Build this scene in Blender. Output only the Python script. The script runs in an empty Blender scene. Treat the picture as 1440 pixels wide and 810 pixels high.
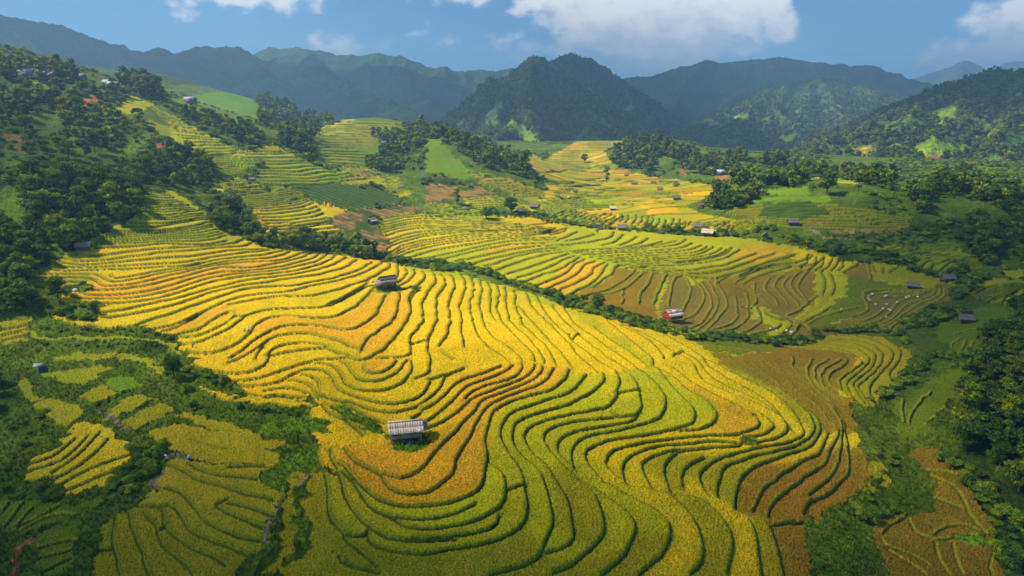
import bpy, bmesh, math, random
import numpy as np
from mathutils import Vector, Matrix
random.seed(7); RNG = np.random.default_rng(11)
SC = bpy.context.scene
COL = SC.collection
# ------------------------------------------------------------------ camera
CZ = 100.0                       # camera height (m); heights below are absolute
F = 938.0; PITCH = math.atan(210/938.0)
cp, sp = math.cos(PITCH), math.sin(PITCH)
cam_d = bpy.data.cameras.new('camera'); cam = bpy.data.objects.new('camera', cam_d); COL.objects.link(cam)
cam.location = (0, 0, CZ); cam.rotation_euler = (math.pi/2-PITCH, 0, 0)
cam_d.sensor_width = 36; cam_d.lens = 36*F/1440; cam_d.clip_end = 60000; cam_d.clip_start = 1
SC.camera = cam

def ray(u, v):
    s = (405-v)/F
    return np.array([(u-720)/F, cp+s*sp, -sp+s*cp])
def at_d(u, v, d):               # point on the ray at forward distance d
    r = ray(u, v); return r*(d/r[1])+np.array([0, 0, CZ])
def at_z(u, v, z):               # z relative to the camera
    r = ray(u, v); return r*(z/r[2])+np.array([0, 0, CZ])

ORI = dict(A=(0,250,4.5), B=(320,250,4.5), C=(0,430,4.5), D=(320,430,4.5), E=(640,430,4.5), F=(960,430,4.5), G=(640,250,4.5),
           H=(960,250,4.5), I=(0,630,4.5), J=(320,630,4.5), K=(640,630,4.5), M=(960,630,4.5), N=(1120,630,4.5), O=(1120,430,4.5),
           Q=(1120,250,4.5), R=(800,540,4.5), S=(1200,390,9.0), T=(200,130,6.0), U=(400,140,6.0), V=(600,170,6.0), W=(800,170,6.0),
           X=(1000,170,6.0), Y=(1200,170,6.0), L=(0,90,6.0), Z=(0,0,1.0))
def P(s):                        # "A 10,20 30,40 B 5,6" -> pixel points of the survey
    out = []; o = ORI['Z']
    for t in s.split():
        if t in ORI: o = ORI[t]
        else:
            x, y = t.split(','); out.append((o[0]+float(x)/o[2], o[1]+float(y)/o[2]))
    return np.array(out)

# ------------------------------------------------------------------ noise
class Noise2:
    def __init__(s, seed): s.t = np.random.default_rng(seed).random((256, 256)).astype(np.float32)
    def __call__(s, x, y):
        xi = np.floor(x).astype(np.int64); yi = np.floor(y).astype(np.int64)
        fx = (x-xi).astype(np.float32); fy = (y-yi).astype(np.float32)
        fx = fx*fx*(3-2*fx); fy = fy*fy*(3-2*fy)
        x0 = xi & 255; x1 = (xi+1) & 255; y0 = yi & 255; y1 = (yi+1) & 255
        t = s.t
        return (t[y0,x0]*(1-fx)+t[y0,x1]*fx)*(1-fy)+(t[y1,x0]*(1-fx)+t[y1,x1]*fx)*fy
N1, N2, N3 = Noise2(1), Noise2(2), Noise2(3)
def fbm(n, x, y, o=4, g=.5):
    r = 0; a = 1; t = 0
    for k in range(o):
        r = r+a*n(x*2**k+17.3*k, y*2**k+5.1*k); t += a; a *= g
    return r/t
def ridged(n, x, y, o=5, g=.5):
    r = 0; a = 1; t = 0
    for k in range(o):
        r = r+a*(1-np.abs(2*n(x*2**k+7.7*k, y*2**k+3.9*k)-1)); t += a; a *= g
    return r/t
def sstep(a, b, x):
    t = np.clip((x-a)/(b-a), 0, 1); return t*t*(3-2*t)

# ------------------------------------------------------------------ base terrain: thin plate through surveyed heights
# u, v, and either z below the camera ('z') or forward distance ('d')
CTRL_Z = """570,625,-50 600,690,-51.5 780,700,-53 720,795,-54.8 900,805,-56.5 560,795,-54.5 450,800,-54.5 504,509,-46.6 577,420,-46 542,408,-45
110,357,-35 330,335,-34.6 215,266,-22 300,310,-29 45,388,-38 95,430,-41.5 195,458,-44.5 100,478,-47.5 230,480,-48 60,560,-53 200,570,-53 300,600,-52.5
40,805,-60 250,700,-56.5 400,725,-55 330,560,-50.5 450,620,-51 520,365,-41.5 640,388,-47.5 742,415,-50 840,446,-52.2 920,468,-53.2 1000,482,-54.2 1100,486,-56.5 1275,500,-60
1180,480,-58 1100,600,-58 1180,630,-60.5 1222,690,-61.5 1135,800,-61.5 1010,800,-59 950,640,-54.2 1085,605,-54.2 800,520,-51.5 1000,560,-54 700,470,-49 720,600,-52
1290,690,-68 1320,790,-71.5 1200,760,-66 1300,570,-65.5 1290,520,-63.5 1250,640,-64.5 1400,800,-70 1390,640,-58 1430,560,-47 1430,480,-47 1385,470,-54 1340,452,-57.5
400,380,-41 250,400,-40.5 400,440,-43.5 300,470,-44.5
700,398,-53.5 840,435,-57 943,455,-58.5 1110,470,-62 1040,470,-60.5 1240,432,-58.5 1290,405,-56 1180,460,-61.5
980,328,-44 1115,318,-40.5 875,322,-43.5 760,293,-38.5 700,330,-42.5 800,380,-50 960,400,-52 1080,390,-51.5 1180,385,-51 640,345,-44.5 560,360,-48 540,310,-39.5 524,314,-40
340,322,-38.5 420,348,-46 480,362,-49 600,385,-52
400,310,-37 380,275,-28.5 470,270,-29.5 520,290,-34.5 600,262,-28 640,280,-33.5
350,245,-21 450,240,-23 700,290,-36.5 690,262,-29.5
850,240,-28 900,280,-36 960,300,-39.5 820,220,-26 1000,270,-35
1250,270,-27 1150,262,-25 1400,300,-34 1400,400,-47 1260,345,-42 1330,360,-46 1240,320,-38 1380,340,-40
0,330,-29 60,300,-24 120,280,-22 180,250,-14 230,248,-17 20,400,-38 10,470,-47 0,250,-12 290,262,-24 255,262,-22"""
CTRL_D = """300,195,480 870,195,780 620,215,560 780,210,700 1000,215,700 1200,220,700 1440,230,640 0,150,470 100,160,500 180,190,460
1440,340,290 1430,400,225"""
pts = []
for t in CTRL_Z.split():
    u, v, z = map(float, t.split(',')); pts.append(at_z(u, v, z))
for t in CTRL_D.split():
    u, v, d = map(float, t.split(',')); pts.append(at_d(u, v, d))
for x, y, z in [(-1400,1300,30),(-700,1300,0),(0,1300,-12),(700,1300,-8),(1400,1300,20),(-1000,700,60),(1100,700,-20),(-500,250,-10),(-420,420,25),(520,260,-25),(700,420,-20),
                (-120,50,-68),(0,35,-62),(90,40,-78),(170,70,-66),(-200,90,-62),(-240,170,-40),(230,130,-44),(-60,20,-66)]:
    pts.append(np.array([x, y, z+CZ]))
pts = np.array(pts)
Q2 = pts[:, :2]/100.0
def tps_k(r2): return np.where(r2 > 0, .5*r2*np.log(np.maximum(r2, 1e-12)), 0)
def tps_fit(q, z, lam):
    n = len(q); K = tps_k(((q[:, None]-q[None])**2).sum(-1))+lam*np.eye(n)
    Pm = np.c_[np.ones(n), q]; A = np.block([[K, Pm], [Pm.T, np.zeros((3, 3))]])
    return np.linalg.solve(A, np.r_[z, 0, 0, 0])
TW = tps_fit(Q2, pts[:, 2], .15)
def tps_eval(x, y):
    q = np.stack([x.ravel(), y.ravel()], 1)/100.0; out = np.empty(len(q))
    for i in range(0, len(q), 20000):
        b = q[i:i+20000]; out[i:i+20000] = tps_k(((b[:, None]-Q2[None])**2).sum(-1))@TW[:-3]+TW[-3]+b@TW[-2:]
    return out.reshape(x.shape)

# hills that stand on the sheet: skeleton ridges (u,v,d), slope of the flanks
HILLS = [
 ("-260,40,440 -100,55,450 0,64,490 60,84,505 110,108,520 180,131,520 232,162,500 300,206,480 365,246,440 395,268,415", .30),
 ("100,90,830 150,93,830 220,100,820 290,126,790 360,152,750 440,172,700 480,192,640", .27),
 ("290,126,790 335,165,700 345,200,600", .27),
 ("395,212,540 430,188,575 475,166,600 530,164,605 600,176,600 640,184,590", .36),
 ("585,205,505 622,189,505 660,199,492 700,224,470 742,250,450 775,274,428", .36),
 ("622,189,505 612,215,470 600,245,430", .36),
 ("860,228,640 890,198,660 920,190,670 962,196,670 1000,216,640 1030,240,600", .38),
 ("985,276,400 1040,244,430 1100,238,450 1160,246,440 1230,262,420 1300,266,410 1380,292,380 1500,300,370", .20),
 ("1000,222,620 1060,214,640 1140,226,620 1200,240,600", .22),
]
def tent(sk, slope, x, y, step=6.0, rnd=None):
    pl = np.array([at_d(*map(float, t.split(','))) for t in sk.split()])
    q = []
    for a, b in zip(pl[:-1], pl[1:]):
        n = max(2, int(np.linalg.norm(b-a)/step))
        q += [a+(b-a)*k/n for k in range(n)]
    q = np.array(q+[pl[-1]]); out = np.full(x.shape, -1e9)
    for p in q:
        np.maximum(out, p[2]-slope*np.hypot(x-p[0], y-p[1]), out)
    return out
def smax(a, b, k):
    h = np.clip(.5+.5*(a-b)/k, 0, 1); return b+(a-b)*h+k*h*(1-h)

# the sheet: columns fan out from the drone's foot, rows by distance
NA, AMAX = 1640, 1.2
ays = np.linspace(-AMAX, AMAX, NA)
ys = [24.0]
while ys[-1] < 1050: ys.append(ys[-1]+max(.115, .000172*ys[-1]**1.5)*(1 if ys[-1] > 52 else 2.2))
NR = len(ys); ys = np.array(ys)
print('sheet', NR, NA, NR*NA)
# coarse base height, then bilinear
ca = np.linspace(-AMAX, AMAX, 200); cs = np.linspace(math.log(ys[0]), math.log(ys[-1]), 260)
CX = np.exp(cs)[:, None]*ca[None]; CY = np.repeat(np.exp(cs)[:, None], 200, 1)
CH = tps_eval(CX, CY)
for sk, sl in HILLS:
    CH = smax(tent(sk, sl, CX, CY), CH, 7.0)
CH = CH-3.0*sstep(500, 1000, CY)
def base_h(x, y):
    x = np.asarray(x, float); y = np.asarray(y, float)
    fa = np.clip((x/y+AMAX)/(2*AMAX)*199, 0, 198.999); fs = np.clip((np.log(y)-cs[0])/(cs[-1]-cs[0])*259, 0, 258.999)
    i = fs.astype(int); j = fa.astype(int); di = fs-i; dj = fa-j
    return (CH[i, j]*(1-dj)+CH[i, j+1]*dj)*(1-di)+(CH[i+1, j]*(1-dj)+CH[i+1, j+1]*dj)*di
MARCH = np.exp(np.linspace(math.log(26), math.log(1040), 900))
def ground(uv):                  # pixels -> first hit on the base terrain (nan when none)
    uv = np.atleast_2d(uv); s = (405-uv[:, 1])/F
    dx = (uv[:, 0]-720)/F; dy = cp+s*sp; dz = -sp+s*cp
    t = MARCH[None]/dy[:, None]
    X = dx[:, None]*t; Yv = np.repeat(MARCH[None], len(uv), 0); Zr = CZ+dz[:, None]*t
    g = Zr-base_h(X, Yv); hit = g < 0
    k = hit.argmax(1); ok = hit.any(1) & (k > 0); k = np.maximum(k, 1)
    r = np.arange(len(uv)); g0 = g[r, k-1]; g1 = g[r, k]; f = g0/(g0-g1+1e-9)
    d = MARCH[k-1]+(MARCH[k]-MARCH[k-1])*f
    out = np.stack([dx*d/dy, d, CZ+dz*d/dy], 1); out[~ok] = np.nan
    return out
def project(x, y, z):
    z = z-CZ; f = y*cp-z*sp; up = y*sp+z*cp
    return 720+F*x/f, 405-F*up/f
# ------------------------------------------------------------------ survey of the terrace edges (uphill on the left of each run)
LINES = []                      # (pixel polyline, drop, reach, half width)
def ln(s, h=.6, w=3.0, r=.17): LINES.append((P(s), h, w, r))
def resample(p, n):
    d = np.r_[0, np.cumsum(np.hypot(*np.diff(p, axis=0).T))]; t = np.linspace(0, d[-1], n)
    return np.stack([np.interp(t, d, p[:, 0]), np.interp(t, d, p[:, 1])], 1)
_sr = np.random.default_rng(5)
def strip(n, a, b, h=.6, w=3.0, r=.17, ends=False, cut=.16):
    """n edges between two surveyed ones, some of them broken off short as paddy walls are"""
    A, B = resample(P(a), 60), resample(P(b), 60)
    ks = range(0, n+2) if ends else range(1, n+1)
    for k in ks:
        f = k/(n+1); f2 = f
        if 0 < k < n+1: f2 = f+_sr.uniform(-.16, .16)/(n+1)
        q = A*(1-f2)+B*f2
        gap = np.linalg.norm(B-A, axis=1)/(n+1)
        wob = np.interp(np.arange(60), np.linspace(0, 59, 14), _sr.normal(0, .11, 14))
        q[:, 1] += wob*np.minimum(gap, 9)
        i, j = 0, 60
        if 0 < k < n+1 and _sr.random() < cut:
            m = _sr.integers(12, 48)
            LINES.append((q[:m], h, w, r)); i = m+_sr.integers(-2, 2); q = q.copy(); q[:, 1] += min(gap[m], 6)*.3*_sr.choice([-1, 1]); 
        LINES.append((q[i:j], h, w, r))
# --- central spur, upper triangle
strip(11, "A 925,75 1045,92", "A 868,258 960,268 1080,270 1200,250 1302,235", ends=True, r=.3)
a3 = "A 780,310 900,315 950,322 1050,300 1180,280 1310,262"; a4 = "A 710,345 850,340 950,335 1000,348 1150,325 1250,305 1330,285"
a5 = "A 650,377 800,362 900,360 1000,352 1130,345 1250,340 1350,310"; a7 = "A 600,422 720,415 850,418 950,405 1100,400 1250,405 1350,395 1428,365"
strip(1, "A 868,258 960,268 1080,270 1200,250 1302,235", a3, r=.34); ln(a3, r=.4); ln(a4, r=.4); ln(a5, r=.34)
strip(1, a4, a5, r=.3); strip(3, a5, a7, r=.3); ln(a7, r=.34)
ln("A 600,442 750,440 900,435 1000,415 1110,412 1120,430 1320,432 1390,410 1440,400", r=.4)
# golden flank
for s in ["A 460,480 475,500 560,505 640,495 760,480 880,465 1000,450 1180,440 1320,438 1440,415 B 50,425 80,400 110,385",
 "A 395,515 440,528 540,540 680,520 850,500 930,490 1060,470 1200,465 1440,440 B 100,440 155,415",
 "A 380,530 400,550 500,560 660,545 820,530 960,515 1000,518 1150,500 1290,490 1440,465 B 100,460 225,458",
 "A 340,545 370,570 440,575 510,565 600,570 720,560 850,560 980,548 1150,545 1280,520 1330,505 1440,490 B 120,475 270,460",
 "A 305,570 330,590 400,595 500,590 620,585", "A 660,580 720,585 850,580 1000,570 1080,560 1160,570 1300,540 1440,510 B 110,505 250,490 345,465",
 "A 250,605 290,615 380,612 460,605 560,610 640,620 660,650 700,668 800,660 900,635 1000,605 1080,598 1200,580 1440,530 B 100,520 240,515 340,495 395,470",
 "A 690,610 700,632 725,642 850,630 950,600 1050,585 1150,572 1260,545",
 "A 210,630 250,640 350,640 450,632 520,628 600,638 625,655 605,685 650,692 750,690 850,680 980,645 1100,615 1200,590 1310,560 1440,545 B 130,535 330,530 420,500 500,470",
 "A 205,658 270,668 400,660 500,660 545,665","A 210,690 280,700 400,690 500,690",
 "A 540,685 560,705 620,718 720,712 850,695 960,680 1080,650 1200,615 1320,580 1440,562 B 110,580 240,560 380,530 480,505 540,465",
 "A 530,740 560,752 640,752 750,745 850,735 960,720 1100,680 1250,630 1440,590 B 80,600 250,575 350,565 480,530 550,510 585,475",
 "A 430,735 450,760 510,777 620,765 750,768 850,765 950,750 1100,715 1250,660 1440,615 B 150,600 300,595 450,560 560,535 620,500 628,480",
 "A 480,792 600,795 700,800 850,785 1000,770 1150,725 1300,670 1440,640 B 100,625 300,610 450,590 580,555 660,520 680,490",
 "C 630,48 720,42 850,15 960,-10 1100,-40 1300,-95 1440,-130 B 80,660 200,640 330,625 500,600 620,570 700,540 755,505",
 "C 630,82 720,80 840,55 950,35 1050,10 1150,-15 1300,-75 1440,-105 B 100,680 250,665 400,640 550,620 680,592 770,560 815,520",
 "C 860,128 905,98 960,95 1050,65 1150,25 1250,-5 1350,-45 1440,-75 B 130,700 250,690 400,690 520,665 680,640 800,600 865,575 915,535"]: ln(s, r=.28)
for s in ["C 960,150 1020,155 1100,130 1200,95 1240,60 1330,20 1440,-30 B 130,745 250,735 380,730 520,690 700,655 800,625 880,595 950,560 975,530",
 "C 1020,165 1130,140 1220,80 1245,62", "B 0,805 200,770 370,742 380,758 520,755 640,730 760,690 880,655 960,610 1025,575 1028,545",
 "C 1125,190 1250,165 1330,110 1440,40 D 50,30 40,70 0,105", "C 1130,195 1200,215 1300,180 1440,115 D 60,60 95,80",
 "B 640,805 740,765 860,690 935,685", "B 1065,640 1085,610 1082,570 1075,552","B 1070,670 1110,648 1140,600 1135,575", "B 1085,690 1160,650 1187,610 1180,580",
 "B 1095,712 1200,690 1250,645 1252,610 1240,595", "B 1150,808 1150,770 1200,715 1220,690",
 "C 1160,252 1250,250 1350,195 1440,155 D 50,120 95,78 170,42 300,22 450,20 580,18 650,-4 B 740,762 860,692 885,665",
 "C 1170,285 1260,318 1350,312 1440,282 D 80,238 150,190 155,150 190,105 250,75 350,68 480,78 620,85 690,75 760,40 830,0 B 890,740 935,695",
 "D 0,340 50,325 110,270 180,215 230,175 300,140 400,122 500,128 620,135 700,155 780,165 830,150 900,90 950,40 965,0 B 1000,745",
 "D 0,362 60,355 130,310 220,260 250,215 320,185 420,173 520,178 620,200 700,225 780,265 845,295",
 "D 845,295 850,250 900,200 980,150 1060,80 1085,20 1078,0 B 1090,725",
 "C 1210,385 1300,415 1440,440 D 100,435 200,410 265,365 268,330 250,300 300,260 400,238 500,235 600,255 680,290 750,330 830,355 900,345 960,305 1030,245 1080,170 1140,100 1162,50 1160,0 B 1145,765 1180,720",
 "D 180,340 190,300 230,258", "D 0,470 80,485 200,465 300,430 400,400 480,370 560,345 650,345 740,330", "D 255,315 350,300 480,280 620,268",
 "D 80,497 120,515 220,520 300,500 380,460 430,420 480,405 560,400 630,410 660,440 670,500 700,545 780,570 860,595 960,625 1080,630 1180,605 1260,540 1290,480",
 "D 540,365 620,365 690,385 720,430 720,480 760,530 850,552 950,550 1060,525 1130,480 1165,450 1168,400 1160,345",
 "D 700,345 750,370 780,420 800,470 850,490 950,488 1040,460 1100,410 1135,350", "D 845,365 855,410 890,440 960,440 1030,405 1080,350",
 "D 945,330 1030,335 1100,340 1150,335 1170,310 1155,260 1155,210 1200,160 1245,100 1240,50 1230,0 B 1240,770 1290,700 1322,660 1310,610 1285,590",
 "D 1160,240 1255,228", "D 1180,460 1220,468 1275,445 1285,370 1270,300 1265,230 1300,150 1330,90 1320,0 B 1330,750 1382,680 1375,640 1355,610",
 "D 1280,472 1340,455 1440,430 E 60,400", "D 1340,262 1365,250 1390,200 1415,100 1400,0 B 1415,750 1442,700 1432,650 1420,620", "D 1335,275 1350,305 1440,345",
 "D 580,580 640,605 720,605 800,625 900,665 1000,685 1100,680 1200,640 1280,590 1340,530 1375,455",
 "D 730,615 800,660 880,700 960,740 1000,752", "D 1170,722 1220,680 1300,640 1370,580 1420,520 1440,490 E 100,450 220,420 290,385",
 "D 590,620 600,650 680,700 760,730 820,790 860,830","D 1195,645 1225,680",
 "D 460,440 540,445 580,490 580,570", "D 380,475 440,480 500,490 540,550 580,590", "D 220,550 300,530 400,520 470,530 505,560", "D 250,572 380,578 500,580",
 "D 1230,745 1300,715 1380,650 1440,590 E 30,540 80,505 200,470 320,430 360,380",
 "E 55,600 60,580 110,545 200,510 330,480 400,440 430,400 430,370",
 "D 1240,790 1340,760 1440,690 E 80,620 140,575 250,530 380,490 470,450 500,400 500,380",
 "J 720,0 760,50 830,100 920,150 1010,185 1110,205 1200,185 1260,110 1300,40 1440,-90 E 60,750 120,680 135,640 200,580 350,535 480,485 550,430 560,390",
 "J 965,180 980,230 1030,290 1110,318 1220,315 1330,270 1420,180 1440,120 K 20,60 50,-10 110,-90 E 130,750 190,670 240,610 330,575 460,535 560,490 610,440 625,400",
 "J 700,95 760,140 800,200 870,265 950,340 1040,380 1130,390 1250,382 1440,345 K 100,318 160,270 200,190 208,125 190,50 190,-20 E 200,800 205,740 250,670 310,620 430,580 520,565 600,545 625,530 700,470 725,410",
 "J 885,525 860,570 880,600 950,640 1050,655 1200,680 1330,680 1380,640 1440,640 K 100,625 240,600 340,570 430,500 465,420 455,330 440,240 430,170 400,110 350,60 300,0 285,-90 E 290,750 330,690 420,655 530,620 570,600 680,575 760,530 820,460 825,440",
 "J 1040,455 1080,490 1150,520 1300,530 1440,520 K 0,505 100,480 200,450 280,410 325,330 330,260 310,180 290,110 205,95","K 330,260 440,240","J 1180,580 1300,590 1440,570 K 100,555 200,530 270,490 290,460 270,425",
 "K 200,800 350,770 500,730 570,690 560,600 600,540 630,450 610,350 580,240 540,150 450,70 380,0 350,-90 E 380,740 440,705 560,675 680,650 740,615 860,550 940,490 960,450 940,430",
 "K 570,655 650,655 740,640 775,590 745,540 735,460 740,390 700,310 650,220 620,140 540,70 450,0 435,-90 E 470,770 560,735 700,700 830,675 980,650 1010,600 1025,550 1045,490 1045,460 1020,425",
 "K 620,800 780,720 890,640 920,570 960,480 950,420 910,340 880,270 840,235 770,230 760,190 690,120 600,20 540,-60 E 540,810 600,775 760,740 900,725 1010,710",
 "E 975,660 1005,710 1140,705", "K 740,120 680,80 640,30 640,-50 E 760,805 900,775 1060,755 1155,740 1145,710 1180,650 1175,580 1160,510 1120,450 1080,415",
 "K 750,125 725,50 740,-10 800,-60 R 200,315 350,290 470,265 540,240 610,190 625,120 600,50 550,0 E 1240,460 1190,420 1140,395","E 1030,552 1165,540",
 "K 920,810 1020,740 1110,640 1155,530 1140,450 1080,390 980,310 900,290 850,215 780,210 700,150",
 "K 1150,810 1230,740 1330,650 1385,560 1380,500 1320,420 1200,360 1100,310 1000,280 960,220 880,150 810,70 R 110,430 180,385 300,350 450,335 560,320 680,295 790,250 820,210 790,150 720,90 640,0 E 1300,420",
 "R 705,290 780,298 870,285 930,245 940,190 920,140 860,90 760,50 700,0 E 1380,430 1250,390",
 "R 370,630 300,600 240,560 220,510 250,450 350,400 500,380 650,360 800,340 950,330 1090,330 1160,310 1215,260 1200,220 1160,180 1040,130 900,60 780,0 F 0,430 -60,400",
 "R 370,635 335,560 340,500 400,450 500,415 650,395 850,372 980,370 1065,385", "R 1090,335 1110,375",
 "R 530,660 470,590 455,540 480,490 550,450 690,430 850,412 1000,400 1090,388", "R 640,680 605,610 605,540 630,480 690,440", "R 720,650 705,590 720,545 790,495 860,475",
 "R 860,690 815,620 820,570 860,520 920,480 1000,465 1100,430 1250,400 1440,370 1500,330 F 745,730 690,650 600,570 460,500 300,420 130,330",
 "R 945,725 935,640 950,570 1000,520 1080,480 1200,450 1350,420 1440,412 F 840,800 840,740 760,650 650,560 560,500 450,440 340,385 290,320",
 "M 330,390 330,290 370,180 450,120 560,75 700,45 820,0 F 880,790 860,720 760,620 640,520 520,430 420,360 345,315",
 "R 1110,345 1250,325 1305,295 1310,260 1260,215 1190,180", "R 1160,390 1200,375 1350,340 1395,300 1390,260 1340,210 1240,150 1100,90 960,40 860,0 F 60,345 0,320",
 "M 40,810 130,700 140,600 100,480 40,400 0,350 K 1330,290 1190,255 1080,235 970,240",
 "M 270,800 320,700 325,580 280,480 220,400 130,320 0,300 K 1340,290",
 "M 500,800 480,690 460,560 440,470 380,400 300,350 230,325","M 640,810 600,640 570,540 550,460 440,440",
 "M 440,400 470,310 520,250 600,190 700,130 820,70 890,0 F 930,810 900,760 830,690 740,640 650,560 560,500",
 "M 545,440 560,370 620,300 730,230 850,140 930,60 945,0 F 1000,800 940,740 860,640 760,560 640,490",
 "M 810,310 820,270 900,225 960,150 1000,70 1005,0 F 1020,780 1000,740 940,640 860,570 760,510 650,440 540,370 490,310",
 "M 760,425 800,370 830,325 910,310 980,240 1050,180 1060,100 1045,0 F 1020,720 960,650", "M 580,480 770,475"]: ln(s)
for s in ["E 60,260 42,130 30,0 G 70,705 65,650 40,615","E 360,375 330,340 200,250 140,190 110,100 95,0 G 125,705 105,635","E 430,355 400,300 250,210 180,120 152,0 G 176,720 160,645","E 255,97 230,50 222,0 G 232,720 205,660",
 "E 515,360 500,310 400,210 300,110 275,40 270,0 G 285,720 255,668","E 575,370 540,290 460,200 350,100 325,0 G 325,725 315,690","E 645,375 600,290 540,220 430,120 392,30 385,0 G 385,770 378,715","E 730,385 680,310 600,220 480,90 400,0",
 "E 910,430 800,340 740,260 700,220 600,120 520,40 480,0 G 470,770 455,735","E 1020,420 920,360 760,240 720,200 640,120 580,60 550,0 G 530,780 520,755","E 1080,400 980,340 860,240 790,190 700,110 640,40 620,0","E 1150,390 1050,320 950,250 850,180 760,120 690,10",
 "E 1220,390 1150,330 1050,260 960,200 880,140","E 1260,375 1240,320 1150,250 1050,170 980,110 930,70","E 1330,340 1280,260 1180,190 1090,150 1000,100","E 1400,315 1300,230 1150,160 1060,115","E 1440,250 1300,170 1200,150","E 1375,325 1440,290","F 310,290 100,255 0,225","F 500,300 250,260 100,240",
 "E 720,205 718,180","E 750,210 760,185 785,180"]: ln(s, h=.5, r=.2)
strip(2, "R 1395,300 1390,260 1340,210 1240,150 1100,90 960,40 860,0 F 60,345 0,320", "F 700,780 640,690 560,590 430,500 330,440 240,380 180,310 60,235", h=.45, r=.18)
# brown loops of the spur's far flank
for s in ["F 850,530 800,500 740,450 705,390 700,330", "F 980,650 900,580 830,510 800,460 790,410 820,340", "F 1050,635 960,580 860,510 835,450 850,390 925,345",
 "F 1080,620 980,570 900,520 880,450 900,400 1005,345", "F 1092,610 1010,540 950,530 920,470 940,430 1040,370 1055,340 1000,310 900,290"]: ln(s)
lp = "F 1092,610 1060,590 990,520 990,470 1060,430 1140,370 1130,330 1050,290 900,262 760,262"; lq = "F 1200,645 1140,560 1110,510 1180,460 1240,400 1270,330 1265,280 1180,240 1050,215 915,215"
ln(lp); strip(2, lp, lq, cut=0); ln(lq); ln("F 1222,612 1185,560 1165,530 1230,440 1290,400 1330,330 1330,280 1250,235 1130,195 1000,190")
ln("F 1320,480 1300,430 1340,400 1385,330 1385,270 1300,225"); ln("F 1245,408 1300,410")
# --- bottom left fields
for s in ["J 690,155 610,150 565,80 560,0", "J 700,130 650,60 650,0", "J 960,770 880,690 800,620 740,570 690,520 650,430 635,330 640,240 610,160","J 885,520 850,570 740,560",
 "J 1440,575 1250,575 1150,590 1050,600 950,560 880,510 790,410 740,320 720,240 700,150", "K 130,350 80,400 0,430 J 1330,455 1200,462 1050,450 960,430 880,370 840,290 790,210 740,140",
 "J 950,795 800,750 660,715 750,640"]: ln(s[:0]+s) if 0 else LINES.append((P(s)[::-1], .5, 2.5, .22))
for s in ["I 1040,110 1130,130 1200,180 1300,220 1440,260 J 130,300 300,335","I 1190,90 1230,140 1330,170 1440,180 J 190,200", "I 1030,260 1150,290 1230,370 1260,440 1330,500 1440,540 J 200,600",
 "I 1360,365 1440,422 J 240,515","I 1360,365 1440,330", "J 0,350 150,395 290,440","I 890,375 1010,370 1100,360 1140,400 1160,470 1200,540 1300,580 1440,615 J 60,660 100,700 190,705",
 "I 1010,370 1040,430 1050,490 1080,550 1180,620 1300,680 1440,745","I 900,400 950,460 990,540 1040,620 1110,680 1180,740 1220,810","I 825,410 825,500 870,590 890,680 920,760 950,810",
 "I 745,430 710,540 715,620 740,720 770,810","I 605,660 720,635","I 990,530 1050,495",
 "I 190,105 330,70 420,-10 490,-60","I 185,150 390,100 490,10 560,-75","I 320,170 500,50 570,-20 625,-95","I 330,200 430,178 560,70 640,0 690,-60","I 385,240 560,140 700,80 820,55","I 395,285 600,195 780,135",
 "I 0,440 50,350","I 20,515 110,390 160,345","I 100,522 170,430 210,380","I 110,500 280,430 370,370","I 150,510 300,430 450,435",
 "I 240,635 400,592 480,585","I 240,712 460,648","I 250,790 450,705",
 "C 0,95 185,80","C 0,160 190,118","C 0,195 185,150","C 0,227 175,188","J 0,120 230,118", "C 1440,905 1320,880 1200,850"]: ln(s, h=.45, w=2.2, r=.2)
# --- valley floor across the stream
vkw = dict(h=.7, w=4.0, r=.30)
s1 = "B 950,270 1180,230 1310,222 1440,245 G 100,270 270,262"; s2 = "B 985,345 1100,320 1200,300 1440,312 G 150,305 380,300 460,320"
s3 = "B 1000,490 1100,430 1250,395 1440,372 G 150,352 350,350 560,345 690,330"
strip(4, s1, s2, ends=True, **vkw); strip(4, s2, s3, **vkw); ln(s3, **vkw)
g1 = "B 1040,505 1150,470 1300,430 1440,410 G 100,400 200,385 400,375 560,355 610,330"
strip(2, s3, g1, **vkw); ln(g1, **vkw)
for s in ["B 1100,515 1300,460 1440,440 G 150,415 300,385 480,385 640,380","B 1160,520 1440,475 G 200,430 360,400 640,392","B 1260,525 1440,500 G 100,470 330,425 600,415","G 0,532 160,500 300,470 450,440 610,430","G 100,550 200,520 350,490 560,450 640,448",
 "G 200,562 350,510 500,470 660,460","G 210,600 300,570 450,520 560,490 690,470","G 330,610 500,560 640,510 720,480","G 390,635 500,605 620,560 700,510 760,500","G 430,665 560,610 700,570 760,520 790,505",
 "G 490,695 600,650 720,600 750,550 820,515","G 560,710 680,660 780,610 810,550 880,530","G 630,725 740,680 860,620 880,560 950,540","G 690,760 780,705 870,680 880,650 940,605 940,570 970,545",
 "G 780,790 810,745 950,720 1060,660 1140,600 1140,588","G 870,690 930,650 1010,610 1010,570 1030,555","G 940,740 1070,710 1130,660 1190,610 1195,598","G 1060,800 1070,760 1060,710","G 1170,800 1175,730 1240,660 1250,600",
 "G 1260,800 1280,740 1330,650 1345,605","G 1355,815 1370,720 1390,640 1440,620",
 "G 640,400 700,375 780,345","G 690,400 780,390 880,360","G 640,430 780,420 900,400 1000,380 1005,345","G 930,430 1020,405 1065,360","G 1040,430 1110,405 1150,375","G 1080,440 1180,415 1220,385","G 1100,452 1240,430 1310,405",
 "G 380,300 470,305 585,290","G 600,365 700,340 705,320"]: ln(s, **vkw)
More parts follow.
